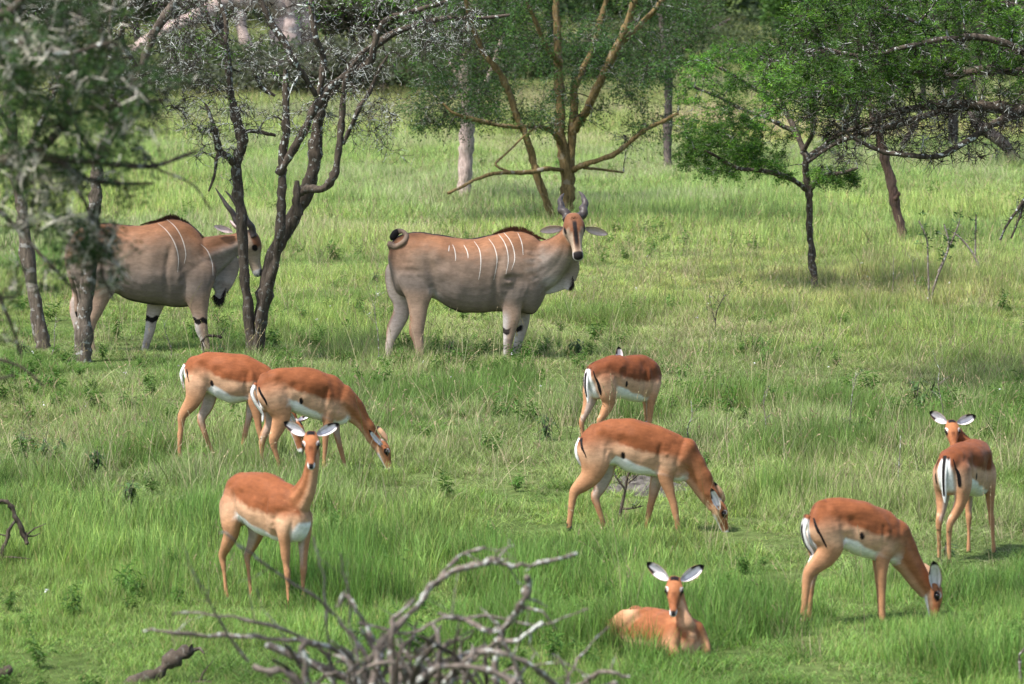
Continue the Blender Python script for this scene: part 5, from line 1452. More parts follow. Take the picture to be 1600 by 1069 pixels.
def build_plants():
    L = [('broad leafy weed at the left edge, level with the grazing pair', 45, 720, 52), ('tall dark-leaved weed right of the one at the left edge', 75, 735, 62), ('drooping dark-leaved weed, middle of the left-hand group of weeds', 150, 745, 52),
         ('drooping dark-leaved weed nearest the standing impala among the left-hand weeds', 200, 790, 50), ('bushy weed left of the impala pair, by the hind legs of the leftmost impala', 243, 690, 40), ('dark leafy weed standing left of the middle grazing impala', 852, 690, 48),
         ('leafy weed in front of the middle eland, below its belly', 700, 560, 34), ('leafy weed between the middle eland and the rump-facing impala', 905, 560, 34), ('tall leafy weed with hanging leaves, right of centre in the meadow', 1440, 650, 78),
         ('wide clump of drooping leaves right of the middle grazing impala', 1250, 688, 44), ('dark leafy clump between the drooping clump and the far right impala', 1335, 690, 42), ('leafy weed above the back of the far right impala', 1575, 680, 42),
         ('leafy weed between the rump-facing impala and the drooping clump', 1135, 630, 40), ('dark shrubby weed left of the trunk of the straight left tree', 30, 560, 34), ('leafy clump at the base of the many-stemmed acacia', 345, 560, 30), ('low leafy weed right of the grazing impala at lower right', 1480, 870, 26),
         ('dark green weed at the rump of the middle eland', 585, 450, 30)]
    for i, (lb, u, v, h) in enumerate(L):
        leafy_plant('leafy_weed', lb, u, v, h, 300 + i, stems=5, leaf=.11, spread=.55)
    S_ = [('pale dry stalk right of the middle grazing impala', 1193, 700, 100, .02), ('tall dry stalk left of the head of the far right impala', 1470, 690, 120, -.02), ('dry forked stalk in the middle of the right-hand meadow', 1326, 690, 110, .12),
          ('bare whitish stem right of the middle grazing impala, close to its back', 1078, 700, 75, .02), ('dry stalk at the left trunk', 78, 560, 60, .2), ('pale stick-like stem near the reddish trunk', 1427, 460, 60, 0), ('dry brown stem left of the reddish trunk foot', 1393, 466, 70, .03),
          ('thin dry stalk in front of the left eland', 268, 560, 60, -.2), ('dry stem left of the middle eland rump', 592, 575, 130, -.02), ('short dry stem between the lower right impalas', 1403, 760, 80, .05)]
    for i, (lb, u, v, h, l) in enumerate(S_): dry_stalk(lb, u, v, h, 400 + i, l)
    # sapling right of the reddish trunk
    b, d = base_of(1452, 470)
    def sap(name, label, bu, bv, limbs, seed, leafc_, tw, prob, L=.07, W=.03, mat=None, bark=M_BARK_DEAD, n=4):
        b, d = base_of(bu, bv)
        t = Tree(name, label, b, d, seed, bark, cat='sapling')
        ls = [t.limb(l, .4, S=6, n=5, wob=.008) for l in limbs]
        m = min(len(l) for l in ls); t.lines = np.array([l[-m:] for l in ls])
        t.twigs(tw, .14, .003, jit=.3, droop=0, lich=.4, up=.3, K=3)
        t.leaves(prob, 2, n, L, W, leafc_, mat=M_FORB, spread=.015).done()
    sap('leafy_sapling', 'spindly pale-stemmed sapling with sparse dark leaves, right of the reddish trunk', 1452, 478, [[(1452, 480, 2), (1462, 440, 1.8), (1482, 385, 1.6), (1475, 350, 1.3)], [(1452, 478, 2), (1450, 420, 1.6), (1448, 375, 1.3), (1435, 345, 1)], [(1466, 425, 1.5), (1490, 370, 1.3), (1500, 345, 1)]], 51, (.06, .11, .035), 9, .8)
    sap('leafy_sapling', 'leaning thin sapling nearest the right edge behind the dry grass', 1535, 430, [[(1535, 432, 2), (1522, 400, 1.8), (1500, 372, 1.6), (1480, 358, 1.2)], [(1524, 402, 1.6), (1524, 370, 1.4), (1525, 335, 1.1)]], 52, (.06, .11, .035), 8, .5)
    sap('thorny_sapling', 'small dark thorny sapling with few leaves in front of the middle grazing impala', 968, 818, [[(966, 822, 3), (970, 800, 2.6), (976, 770, 2.4), (980, 745, 2), (990, 722, 1.4)], [(972, 795, 2), (985, 795, 1.6), (1005, 790, 1.2)], [(977, 765, 1.8), (962, 745, 1.5), (945, 725, 1.2)], [(978, 758, 1.6), (1000, 738, 1.3), (1015, 715, 1)]], 53, (.09, .16, .04), 7, .35, .03, .012, bark=M_BARK_DARK)
    sap('thorny_sapling', 'small dark bare sapling left of the dry stalks, above the rump-facing impala', 1117, 520, [[(1117, 522, 1.1), (1120, 490, .9), (1128, 470, .8), (1135, 460, .6)], [(1118, 505, .9), (1112, 480, .7), (1108, 462, .5)]], 54, (.05, .09, .03), 8, .5, .04, .015, bark=M_BARK_DARK)
    # worn grey mound
    rs = np.random.RandomState(8)
    c = P(1000, 762)
    m = plain_material('dry_grey_soil', (.10, .09, .08), 1, 0, 14, .4, 1.5, .8, .03)
    gx, gy = np.meshgrid(np.linspace(-1, 1, 60), np.linspace(-1, 1, 40))
    r = np.sqrt(gx ** 2 + gy ** 2)
    X, Y = c.x + gx * .5, c.y + gy * .7
    Z = gz(X, Y) - .02 + .05 * ss(1, .2, r) * (.5 + fbm(X * 6, Y * 6, 4, 3)) + .05 * ss(.55, .75, fbm(X * 14, Y * 12, 9, 2)) * ss(1, .8, r)
    V = np.stack([X, Y, Z], -1).reshape(-1, 3); i = (np.arange(39)[:, None] * 60 + np.arange(59)[None]).ravel()
    o = link('soil_mound', mesh_from('soil_mound', V, np.stack([i, i + 1, i + 61, i + 60], 1), True, None, [m])); o['kind'] = 'structure'
    # scattered small white flowers
    n = 60; x, y = field_points(rs, 26, 62, 1.2); k = rs.permutation(len(x))[:n]; k = k[(y[k] > 31) | (x[k] < 0)]; x, y = x[k], y[k]
    pts = np.stack([x, y, gz(x, y) + rs.uniform(.14, .30, len(x))], 1)
    cols = np.tile(np.array([[.75, .72, .78]]), (len(pts), 1)); cols[rs.rand(len(pts)) < .3] = (.62, .5, .68)
    mw = leaf_material('petals', transl=.2)
    o = link('wildflowers', leaf_mesh('wildflowers', pts, np.zeros((len(pts), 3)), 5, .017, .010, cols, rs, (0, 0, 0), mw, .6, .006)); o['kind'] = 'stuff'; o['label'] = 'tiny whitish flowers dotted through the grass'
build_brush()
build_plants()
# ------------------------------------------------------------------ the animals
IW = [(0, .05), (.06, .088), (.15, .115), (.3, .128), (.5, .145), (.7, .135), (.85, .108), (.95, .08), (1, .05)]
IMP_TRUNK = [(-.42, .745, .63), (-.40, .775, .56), (-.36, .81, .51), (-.30, .835, .49), (-.20, .858, .52), (-.10, .862, .485), (0, .855, .46), (.1, .85, .445),
             (.2, .845, .43), (.28, .83, .43), (.34, .80, .45), (.38, .76, .49), (.41, .70, .55)]
def wide(rows, W, yo=None):
    x0, x1 = rows[0][0], rows[-1][0]
    return [(x, a, b, np.interp((x - x0) / (x1 - x0), [q[0] for q in W], [q[1] for q in W])) for x, a, b in rows]
def w2l(heading, v):
    p = math.radians(heading); X, Y, Z = v
    return (X * math.cos(p) + Y * math.sin(p), -X * math.sin(p) + Y * math.cos(p), Z)

def build_animals():
    out = []
    # --- eland looking at the camera, middle of the picture
    T = Trace(580, 280, 3.5625, 480, 1012, 0)
    ew = [(0, .06), (.03, .12), (.09, .18), (.18, .215), (.3, .235), (.5, .29), (.7, .27), (.8, .235), (.9, .20), (.96, .15), (1, .09)]
    trunk = T.trunk([(103, 395, 480), (125, 345, 600), (170, 314, 650), (240, 300, 660), (330, 305, 662), (430, 320, 712), (520, 330, 745), (610, 330, 750),
                     (690, 306, 740), (770, 284, 738), (850, 292, 750), (905, 315, 752), (945, 350, 700), (975, 400, 620)], ew)
    hd = w2l(0, (.12, -.62, -.80))
    poll = T(1124, 232, -.22)
    neck = [(*T(880, 500, 0), .34, .20), (*T(950, 470, -.01), .30, .17, 0, 1, 0), (*T(1015, 430, -.05), .225, .14, .15, 1, 0), (*T(1072, 370, -.11), .165, .125, .5, .9, 0),
            (*T(1108, 300, -.17), .125, .11, .9, .4, 0), (*T(1122, 250, -.20), .10, .10, 1, .12, 0)]
    neck = [tuple(r) + ((0, 1, 0) if len(r) == 5 else ()) for r in neck]
    b = T.path
    horn1 = [(*T(1096, 218, -.20), .054, .054), (*T(1074, 187, -.13), .050, .050), (*T(1056, 155, -.06), .041, .041), (*T(1052, 120, .02), .028, .028), (*T(1062, 95, .08), .018, .018), (*T(1073, 80, .12), .005, .005)]
    horn2 = [(*T(1156, 216, -.20), .054, .054), (*T(1178, 184, -.13), .050, .050), (*T(1187, 145, -.06), .041, .041), (*T(1184, 108, .02), .028, .028), (*T(1171, 84, .08), .018, .018), (*T(1156, 68, .12), .005, .005)]
    def st(*pts): return [(T(u, v, -.25)[0], T(u, v, -.25)[2]) for u, v in pts]
    out.append(antelope(dict(
        species='eland', root=T.root, rz=T.psi, label='horned eland standing side-on in the middle, head turned to face the camera', group='elands', neck_up=1,
        trunk=trunk, neck=neck, head=(poll, hd, w2l(0, (0, -.78, .62))), head_scale=1.04, seed=3,
        hind=[b([(235, 520, 105), (262, 620, 88), (262, 700, 60), (260, 780, 46), (252, 850, 42), (262, 905, 31), (272, 955, 25), (278, 1000, 26), (280, 1018, 26)], -.13, .62),
              b([(170, 520, 95), (160, 620, 75), (170, 690, 50), (165, 755, 47), (130, 830, 44), (108, 890, 29), (98, 950, 22), (95, 1000, 25), (95, 1016, 25)], .13, .62)],
        fore=[b([(800, 560, 110), (788, 640, 88), (783, 700, 60), (780, 770, 50), (768, 845, 36), (762, 920, 26), (757, 975, 24), (757, 1018, 27)], -.15, .62),
              b([(840, 620, 80), (838, 700, 52), (845, 780, 38), (832, 855, 30), (815, 920, 25), (806, 975, 23), (804, 1018, 26)], .14, .62)],
        flaps=[[(*T(1128, 440, -.12), .05, .03), (*T(1120, 500, -.06), .085, .022), (*T(1085, 555, -.02), .10, .02), (*T(1025, 590, 0), .085, .022), (*T(965, 610, 0), .07, .04), (*T(900, 620, 0), .05, .05)],
               [(*T(1105, 500, -.03), .06, .022), (*T(1100, 570, -.03), .05, .02), (*T(1094, 620, -.03), .02, .012)]],
        ears=[dict(at=T(1068, 268, -.16), dir=w2l(0, (-.93, .12, -.16)), face=w2l(0, (-.15, -.9, -.35)), L=.265, W=.12),
              dict(at=T(1192, 270, -.16), dir=w2l(0, (.93, .12, -.28)), face=w2l(0, (.15, -.9, -.35)), L=.265, W=.12)],
        horns=[horn1, horn2], band_z=T(760, 845, -.15)[2], band_nx=.2,
        tail=[(*T(118, 385, 0), .04, .04), (*T(106, 362, -.05), .036, .036), (*T(135, 376, -.10), .034, .034), (*T(178, 352, -.14), .030, .030), (*T(196, 316, -.10), .027, .027),
              (*T(172, 290, -.05), .026, .026), (*T(140, 298, -.04), .040, .03), (*T(118, 326, -.05), .035, .03), (*T(112, 340, -.05), .01, .01)], tuft=.70,
        stripes=[st((434, 372), (432, 390), (431, 404)), st((452, 368), (464, 395), (470, 430), (470, 455)), st((515, 370), (530, 395), (538, 420), (539, 442)),
                 st((572, 350), (600, 390), (610, 440), (608, 500), (598, 560)), st((654, 336), (685, 380), (700, 440), (694, 500), (682, 560)),
                 st((706, 310), (738, 350), (757, 400), (762, 460), (750, 528)), st((738, 304), (770, 340), (792, 390), (798, 450), (780, 505)), st((815, 304), (832, 340), (842, 380), (845, 425))],
        hair=[dict(name='mane', path=[T(640, 332, 0), T(720, 300, 0), T(790, 287, 0), T(860, 296, 0), T(930, 330, 0), T(985, 342, 0)], n=1100, len=.06, dir=(-.1, 0, 1), sp=.02, col=np.array(rgb(84, 54, 38))),
              dict(name='forehead_tuft', path=[T(1105, 232, -.30), T(1126, 228, -.32), T(1148, 232, -.30)], n=160, len=.045, dir=(0, -.3, 1), sp=.012, fade=False, col=np.array(rgb(70, 40, 28))),
              dict(name='dewlap_tuft', path=[T(1120, 520, -.03), T(1122, 580, -.03), T(1096, 610, -.03)], n=260, len=.08, dir=(-.1, 0, -1), sp=.015, col=np.array(rgb(50, 40, 36)))])))
    # --- eland walking behind the trees on the left
    T = Trace(0, 260, 3.144, 690, 915, 4)
    trunk = T.trunk([(338, 400, 480), (352, 345, 545), (400, 300, 600), (460, 285, 610), (540, 280, 612), (620, 288, 648), (700, 288, 668), (780, 270, 680),
                     (850, 256, 692), (920, 278, 690), (975, 325, 680), (1015, 385, 640), (1045, 455, 570)], ew)
    b = T.path
    def st(*pts): return [(T(u, v, -.25)[0], T(u, v, -.25)[2]) for u, v in pts]
    neck = [(*T(960, 470, 0), .33, .19), (*T(1030, 440, 0), .235, .15), (*T(1085, 415, .01), .18, .12), (*T(1140, 392, .03), .135, .105), (*T(1190, 365, .04), .115, .10)]
    out.append(antelope(dict(
        species='eland', root=T.root, rz=T.psi, label='eland walking to the right behind the bare trees on the left, muzzle behind a stem', group='elands', neck_up=0,
        trunk=trunk, neck=neck, head=(T(1222, 345, .05), (.34, .05, -.93), (.93, 0, .34)), head_scale=.98, seed=5,
        hind=[b([(500, 480, 125), (490, 580, 95), (480, 650, 58), (462, 710, 42), (440, 770, 34), (438, 840, 25), (448, 900, 23), (452, 945, 27)], -.14, .62),
              b([(430, 470, 100), (410, 570, 70), (395, 640, 44), (372, 700, 34), (382, 780, 25), (400, 860, 22), (410, 930, 25)], .13, .62)],
        fore=[b([(965, 520, 100), (965, 610, 75), (978, 700, 46), (985, 760, 35), (990, 800, 33), (1005, 850, 23), (1012, 900, 22), (1016, 945, 26)], -.15, .62),
              b([(790, 600, 75), (765, 680, 44), (745, 750, 31), (738, 800, 26), (722, 860, 20), (708, 910, 20), (702, 940, 24)], .14, .62)],
        flaps=[[(*T(1160, 450, .02), .06, .03), (*T(1125, 520, .01), .11, .022), (*T(1085, 580, .0), .12, .02), (*T(1050, 600, 0), .08, .02)],
               [(*T(1095, 580, .0), .09, .02), (*T(1078, 640, .0), .06, .016), (*T(1068, 672, .0), .02, .01)]],
        ears=[dict(at=T(1142, 325, -.06), dir=w2l(4, (-.85, -.25, .32)), face=w2l(4, (.1, -.85, .5)), L=.23, W=.10),
              dict(at=T(1180, 320, .16), dir=w2l(4, (-.5, .5, .5)), face=w2l(4, (.5, -.3, .5)), L=.22, W=.10)],
        horns=[[(*T(1206, 335, .09), .042, .042), (*T(1180, 290, .10), .038, .038), (*T(1150, 245, .12), .033, .033), (*T(1110, 185, .15), .024, .024), (*T(1080, 140, .17), .014, .014), (*T(1057, 105, .18), .005, .005)],
               [(*T(1250, 345, -.02), .042, .042), (*T(1228, 290, -.02), .038, .038), (*T(1200, 240, -.01), .033, .033), (*T(1160, 185, .02), .024, .024), (*T(1130, 145, .04), .014, .014), (*T(1108, 122, .05), .005, .005)]],
        band_z=T(745, 750, .14)[2] - .0, band_nx=1.2,
        tail=[(*T(345, 385, 0), .045, .045), (*T(332, 450, -.01), .035, .035), (*T(345, 540, -.01), .028, .028), (*T(370, 620, 0), .02, .02), (*T(378, 700, 0), .03, .03), (*T(380, 740, 0), .012, .012)],
        stripes=[st((775, 285), (820, 320), (858, 380), (876, 450), (872, 520)), st((812, 262), (860, 300), (895, 360), (912, 430), (904, 480)), st((985, 385), (1020, 420), (1042, 480), (1046, 540))],
        hair=[dict(name='mane', path=[T(690, 290, 0), T(780, 272, 0), T(850, 256, 0), T(925, 292, 0), T(985, 345, 0), T(1040, 368, 0)], n=1100, len=.06, dir=(-.1, 0, 1), sp=.022, col=np.array(rgb(70, 48, 36))),
              dict(name='dewlap_tuft', path=[T(1110, 590, 0), T(1085, 650, 0), T(1050, 630, 0)], n=420, len=.11, dir=(-.1, 0, -1), sp=.015, fade=False, col=np.array(rgb(48, 40, 38)))])))
    G = 'impalas grazing and watching in the meadow'
    # --- impala grazing, rear of the left pair
    T = Trace(260, 530, 4.2105, 420, 802, 0); b = T.path
    out.append(antelope(dict(
        species='impala', root=T.root, rz=T.psi, label='leftmost impala, grazing half hidden behind its neighbour in front of the elands', group=G,
        trunk=T.trunk([(126, 175, 270), (134, 148, 330), (152, 128, 360), (200, 103, 350), (260, 88, 345), (310, 84, 372), (370, 86, 405), (430, 92, 426), (500, 106, 418), (560, 122, 405), (620, 146, 405), (675, 178, 390), (705, 215, 360), (722, 260, 320)], IW),
        neck=b([(660, 290, 95), (715, 350, 72), (770, 420, 55), (810, 490, 46), (838, 550, 42)], 0, 1), seed=11,
        head=(T(850, 560, .0), (.30, -.1, -.95), (.95, -.1, .30)),
        hind=[b([(200, 270, 80), (192, 350, 68), (172, 410, 54), (135, 460, 42), (104, 505, 30), (97, 560, 22), (90, 640, 17), (86, 720, 14), (90, 775, 15), (98, 790, 16)], -.075, .72),
              b([(260, 300, 60), (285, 370, 50), (270, 440, 42), (228, 525, 29), (240, 580, 22), (265, 650, 17), (292, 715, 14), (318, 765, 14), (328, 795, 16)], .075, .72)],
        fore=[b([(590, 320, 65), (575, 400, 45), (595, 500, 30), (612, 600, 21), (630, 690, 15), (648, 770, 14), (655, 800, 16)], -.08, .75),
              b([(580, 350, 50), (560, 440, 38), (542, 520, 24), (522, 610, 19), (502, 700, 15), (488, 775, 14), (488, 800, 16)], .08, .75)],
        ears=[T.ear((842, 560), (815, 505), -.04, -.10, (.5, -1, .2), W=.075, stretch=1.6), T.ear((870, 545), (905, 520), .05, .11, (.5, .6, .5), W=.075, stretch=2.0)],
        shade=(1.12, 1.08, 1.08), rump_w=1.2, tail_out=.025, spot=(.30, .30), rump_x=T(150, 300)[0] + .02, rump_top=T(130, 180)[2], rump_low=T(130, 320)[2],
        tail=[(*T(128, 165, 0), .02, .03), (*T(118, 220, 0), .014, .03), (*T(122, 270, 0), .013, .026), (*T(135, 325, 0), .006, .010)])))
    # --- impala grazing, front of the left pair
    T = Trace(260, 530, 4.2105, 880, 872, 20); b = T.path
    out.append(antelope(dict(
        species='impala', root=T.root, rz=T.psi, label='impala grazing with its muzzle in the grass, overlapping the leftmost one', group=G,
        trunk=T.trunk([(604, 290, 380), (614, 262, 440), (634, 238, 470), (670, 212, 470), (720, 194, 460), (780, 184, 462), (830, 182, 480), (880, 183, 500), (940, 192, 520), (1000, 210, 532), (1060, 236, 552), (1115, 250, 566), (1160, 282, 560), (1190, 325, 535), (1205, 370, 490)], IW),
        neck=b([(1140, 400, 120), (1195, 440, 98), (1250, 490, 74), (1300, 555, 60), (1345, 625, 53), (1388, 685, 50), (1405, 705, 45)], 0, 1), seed=12,
        head=(T(1408, 692, .0), (.40, -.22, -.90), (.90, -.1, .40)),
        hind=[b([(700, 350, 110), (735, 430, 95), (752, 510, 68), (733, 585, 48), (705, 655, 33), (710, 715, 21), (732, 785, 16), (748, 845, 14), (756, 876, 16)], -.075, .72),
              b([(680, 400, 80), (690, 480, 58), (682, 555, 42), (645, 625, 29), (628, 690, 20), (627, 760, 15), (632, 820, 14), (640, 850, 16)], .075, .72)],
        fore=[b([(1090, 400, 75), (1065, 470, 52), (1060, 540, 36), (1052, 600, 26), (1046, 680, 20), (1040, 770, 15), (1036, 840, 14), (1042, 868, 16)], -.08, .75),
              b([(1120, 470, 60), (1112, 550, 36), (1118, 610, 26), (1138, 690, 20), (1156, 760, 16), (1174, 830, 14), (1190, 880, 16)], .08, .75)],
        ears=[T.ear((1425, 712), (1345, 612), -.05, -.10, (.35, -1, .3), W=.062, stretch=1.15), T.ear((1452, 670), (1398, 590), .045, .10, (.6, .75, .4), W=.07, stretch=1.25)],
        rump_w=1.2, tail_out=.03, spot=(.42, .30), rump_x=T(615, 300)[0] + .03, rump_top=T(620, 300)[2], rump_low=T(640, 470)[2],
        tail=[(*T(590, 290, 0), .02, .03), (*T(585, 350, 0), .014, .03), (*T(610, 420, 0), .014, .03), (*T(655, 490, 0), .012, .028), (*T(655, 545, 0), .005, .008)])))
    # --- impala standing alert, front left
    hdg = -48
    rootp = P(417, 944)
    W3 = lambda *v: w2l(hdg, v)
    out.append(antelope(dict(
        species='impala', root=rootp, rz=math.radians(hdg), label='impala standing upright at front left, staring at the camera with spread ears', group=G, neck_scale=.86,
        trunk=wide([(x, a + .02 - .02 * (x > .1), b_ + .01) for x, a, b_ in IMP_TRUNK], IW),
        neck=[(.26, 0, .66, .145, .10), (.36, 0, .74, .115, .085), (.44, 0, .85, .082, .066), (.485, -.005, .97, .062, .055, .1, 1, 0), (.505, -.01, 1.07, .052, .05, .45, .9, 0), (.51, -.02, 1.13, .046, .046, .6, .8, 0)],
        head=((.50, -.02, 1.165), W3(.03, -.75, -.70), W3(0, -.68, .74)), head_scale=.98, seed=13,
        hind=[[(-.28, -.07, .66, .115, .08), (-.27, -.085, .55, .09, .065), (-.28, -.085, .45, .062, .048), (-.34, -.08, .36, .042, .034), (-.385, -.075, .29, .031, .022), (-.375, -.07, .20, .0175, .015), (-.36, -.07, .10, .0145, .0135), (-.345, -.07, .03, .0165, .0155), (-.34, -.07, .0, .02, .018)],
              [(-.26, .07, .66, .115, .08), (-.23, .085, .55, .09, .065), (-.22, .085, .45, .062, .048), (-.26, .08, .36, .042, .034), (-.30, .075, .29, .031, .022), (-.285, .07, .20, .0175, .015), (-.27, .07, .10, .0145, .0135), (-.26, .07, .03, .0165, .0155), (-.255, .07, .0, .02, .018)]],
        fore=[[(.29, -.08, .62, .085, .05), (.29, -.085, .52, .055, .042), (.29, -.075, .42, .038, .034), (.295, -.07, .30, .024, .023), (.30, -.065, .25, .0245, .023), (.30, -.06, .14, .0145, .0135), (.305, -.06, .05, .0165, .0155), (.31, -.06, .0, .02, .018)],
              [(.30, .08, .62, .085, .05), (.30, .085, .52, .055, .042), (.30, .075, .42, .038, .034), (.305, .07, .30, .024, .023), (.31, .065, .25, .0245, .023), (.31, .06, .14, .0145, .0135), (.315, .06, .05, .0165, .0155), (.32, .06, .0, .02, .018)]],
        ears=[dict(hat=(.0, .040, .032), dir=W3(.86, .10, .40), face=W3(.25, -.95, .1), L=.165, W=.088), dict(hat=(.0, -.040, .032), dir=W3(-.84, .10, .50), face=W3(-.25, -.95, .1), L=.165, W=.088)],
        spot=(.34, .10), tail=[(-.40, 0, .76, .02, .03), (-.44, 0, .68, .015, .03), (-.44, 0, .58, .014, .028), (-.42, 0, .48, .006, .01)])))
    # --- impala seen from behind, middle
    hdg = 40
    out.append(antelope(dict(
        species='impala', root=P(975, 706), rz=math.radians(hdg), label='impala behind the middle grazing one, rump to the camera, one ear above its back', group=G,
        trunk=wide(IMP_TRUNK, IW), seed=14,
        neck=[(.26, 0, .66, .14, .10), (.34, .04, .66, .12, .09), (.40, .13, .64, .095, .075, -.4, 1, 0), (.40, .23, .64, .07, .06, -.9, .5, 0), (.33, .31, .66, .055, .05, -1, .1, 0), (.28, .335, .69, .048, .046, -.9, -.3, 0)],
        head=((.25, .345, .715), (-.75, .25, -.45), (-.35, .1, .9)),
        hind=[[(-.28, -.07, .66, .115, .08), (-.27, -.085, .55, .09, .065), (-.26, -.085, .45, .062, .048), (-.31, -.08, .36, .042, .034), (-.355, -.075, .29, .031, .022), (-.345, -.07, .20, .0175, .015), (-.34, -.07, .10, .0145, .0135), (-.34, -.07, .03, .0165, .0155), (-.335, -.07, .0, .02, .018)],
              [(-.29, .07, .66, .115, .08), (-.31, .085, .55, .09, .065), (-.34, .085, .45, .06, .046), (-.39, .08, .36, .038, .03), (-.43, .075, .29, .03, .024), (-.43, .07, .20, .0175, .015), (-.42, .07, .10, .0145, .0135), (-.42, .07, .03, .0165, .0155), (-.415, .07, .0, .02, .018)]],
        fore=[[(.29, -.08, .62, .085, .05), (.27, -.085, .52, .055, .042), (.25, -.075, .42, .038, .034), (.245, -.07, .30, .024, .023), (.24, -.065, .25, .0245, .023), (.24, -.06, .14, .0145, .0135), (.24, -.06, .05, .0165, .0155), (.24, -.06, .0, .02, .018)],
              [(.30, .08, .62, .085, .05), (.32, .085, .52, .055, .042), (.33, .075, .42, .038, .034), (.33, .07, .30, .024, .023), (.33, .065, .25, .0245, .023), (.33, .06, .14, .0145, .0135), (.33, .06, .05, .0165, .0155), (.33, .06, .0, .02, .018)]],
        ears=[dict(at=(.235, .33, .755), dir=(-.05, .0, 1), face=w2l(hdg, (.1, -1, 0)), L=.15, W=.085), dict(at=(.29, .38, .73), dir=(.3, .8, .3), face=(-.4, .2, .8), L=.15, W=.085)],
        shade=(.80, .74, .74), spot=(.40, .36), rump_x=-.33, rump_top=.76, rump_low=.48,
        tail=[(-.405, 0, .775, .02, .03), (-.44, 0, .70, .015, .028), (-.445, 0, .60, .014, .024), (-.43, 0, .52, .012, .018), (-.425, 0, .46, .004, .006)])))
    # --- impala grazing, middle
    T = Trace(860, 530, 3.34, 430, 1014, 5); b = T.path
    out.append(antelope(dict(
        species='impala', root=T.root, rz=T.psi, label='impala grazing in the middle of the meadow, head down behind a small thorny sapling', group=G,
        trunk=T.trunk([(160, 520, 600), (168, 498, 640), (190, 474, 668), (235, 446, 672), (290, 430, 660), (340, 424, 664), (400, 421, 690), (470, 430, 706), (540, 447, 718), (600, 467, 726), (655, 493, 740), (700, 525, 742), (730, 570, 725), (742, 610, 700)], IW),
        neck=b([(675, 620, 118), (725, 665, 90), (770, 720, 68), (805, 775, 55), (835, 830, 48), (862, 875, 44)], 0, 1), seed=15,
        head=(T(868, 862, .0), (.34, .10, -.72), (.80, .1, .45)),
        hind=[b([(235, 570, 100), (232, 650, 78), (208, 715, 56), (165, 760, 42), (125, 800, 29), (113, 855, 20), (105, 915, 16), (98, 965, 15), (98, 985, 17)], -.075, .72),
              b([(280, 620, 70), (285, 700, 48), (262, 770, 34), (235, 825, 25), (248, 875, 19), (266, 930, 15), (278, 975, 14), (282, 990, 16)], .075, .72)],
        fore=[b([(620, 590, 82), (605, 660, 60), (602, 720, 42), (620, 790, 29), (645, 870, 21), (660, 950, 16), (672, 1005, 15), (680, 1035, 17)], -.08, .75),
              b([(590, 620, 65), (565, 700, 42), (548, 760, 31), (532, 830, 22), (516, 900, 18), (503, 960, 15), (500, 990, 16)], .08, .75)],
        ears=[T.ear((882, 890), (842, 788), -.05, -.09, (.1, -1, .1), W=.075, stretch=1.1), T.ear((905, 850), (868, 775), .03, .02, (.6, .7, .5), W=.08, stretch=1.4)],
        rump_w=1.2, tail_out=.03, spot=(.36, .31), rump_x=T(190, 560)[0] + .02, rump_top=T(190, 505)[2], rump_low=T(190, 650)[2],
        tail=[(*T(160, 515, 0), .02, .03), (*T(156, 570, 0), .014, .03), (*T(165, 625, 0), .014, .028), (*T(192, 672, 0), .006, .010)])))
    # --- impala lying down
    T = Trace(920, 860, 6.29, 665, 1005, -55); b = T.path
    W6 = lambda *v: w2l(-55, v)
    out.append(antelope(dict(
        species='impala', root=T.root, rz=T.psi, label='impala lying in the grass at the bottom, legs folded, facing the camera', group=G, lying=True,
        trunk=wide([(x_, a_ * .86, b_) for x_, a_, b_ in [(-.53, .08, .01), (-.50, .13, .0), (-.43, .20, -.02), (-.29, .26, -.03), (-.2, .30, -.03), (-.1, .318, -.04), (0, .318, -.04), (.1, .315, -.04), (.2, .315, -.04), (.28, .31, -.03), (.32, .28, -.01), (.36, .22, .03)]],
                   [(0, .06), (.1, .13), (.3, .17), (.5, .18), (.7, .17), (.85, .145), (.95, .11), (1, .06)]),
        neck=[(.22, 0, .15, .13, .12), (.28, -.01, .23, .10, .09), (.29, -.02, .285, .066, .058, .4, 1, 0), (.27, -.03, .36, .050, .048, .7, .7, 0), (.25, -.035, .42, .048, .048, .8, .6, 0)],
        head=((.235, -.04, .465), W6(-.06, -.78, -.70), W6(0, -.66, .74)), head_scale=.95, seed=16,
        hind=[b([(425, 640, 60), (360, 680, 105), (285, 740, 105), (205, 810, 70), (150, 875, 38), (190, 945, 26), (310, 975, 20)], -.15, .55),
              [(-.30, .10, .16, .10, .08), (-.36, .16, .08, .06, .06), (-.28, .20, .03, .03, .03), (-.12, .19, .03, .02, .02)]],
        fore=[[(.26, -.10, .15, .10, .06), (.32, -.13, .08, .05, .045), (.36, -.13, .03, .035, .03), (.24, -.14, .015, .02, .02)],
              [(.26, .10, .15, .10, .06), (.31, .12, .09, .05, .045), (.34, .12, .03, .035, .03), (.24, .13, .015, .02, .02)]],
        ears=[dict(hat=(.0, .040, .032), dir=W6(.80, .10, .50), face=W6(.25, -.95, .1), L=.172, W=.092), dict(hat=(.0, -.040, .032), dir=W6(-.78, .10, .62), face=W6(-.25, -.95, .1), L=.172, W=.092)],
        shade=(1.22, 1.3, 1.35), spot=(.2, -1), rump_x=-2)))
    # --- impala grazing, right
    T = Trace(1230, 640, 3.054, 330, 1012, 25); b = T.path
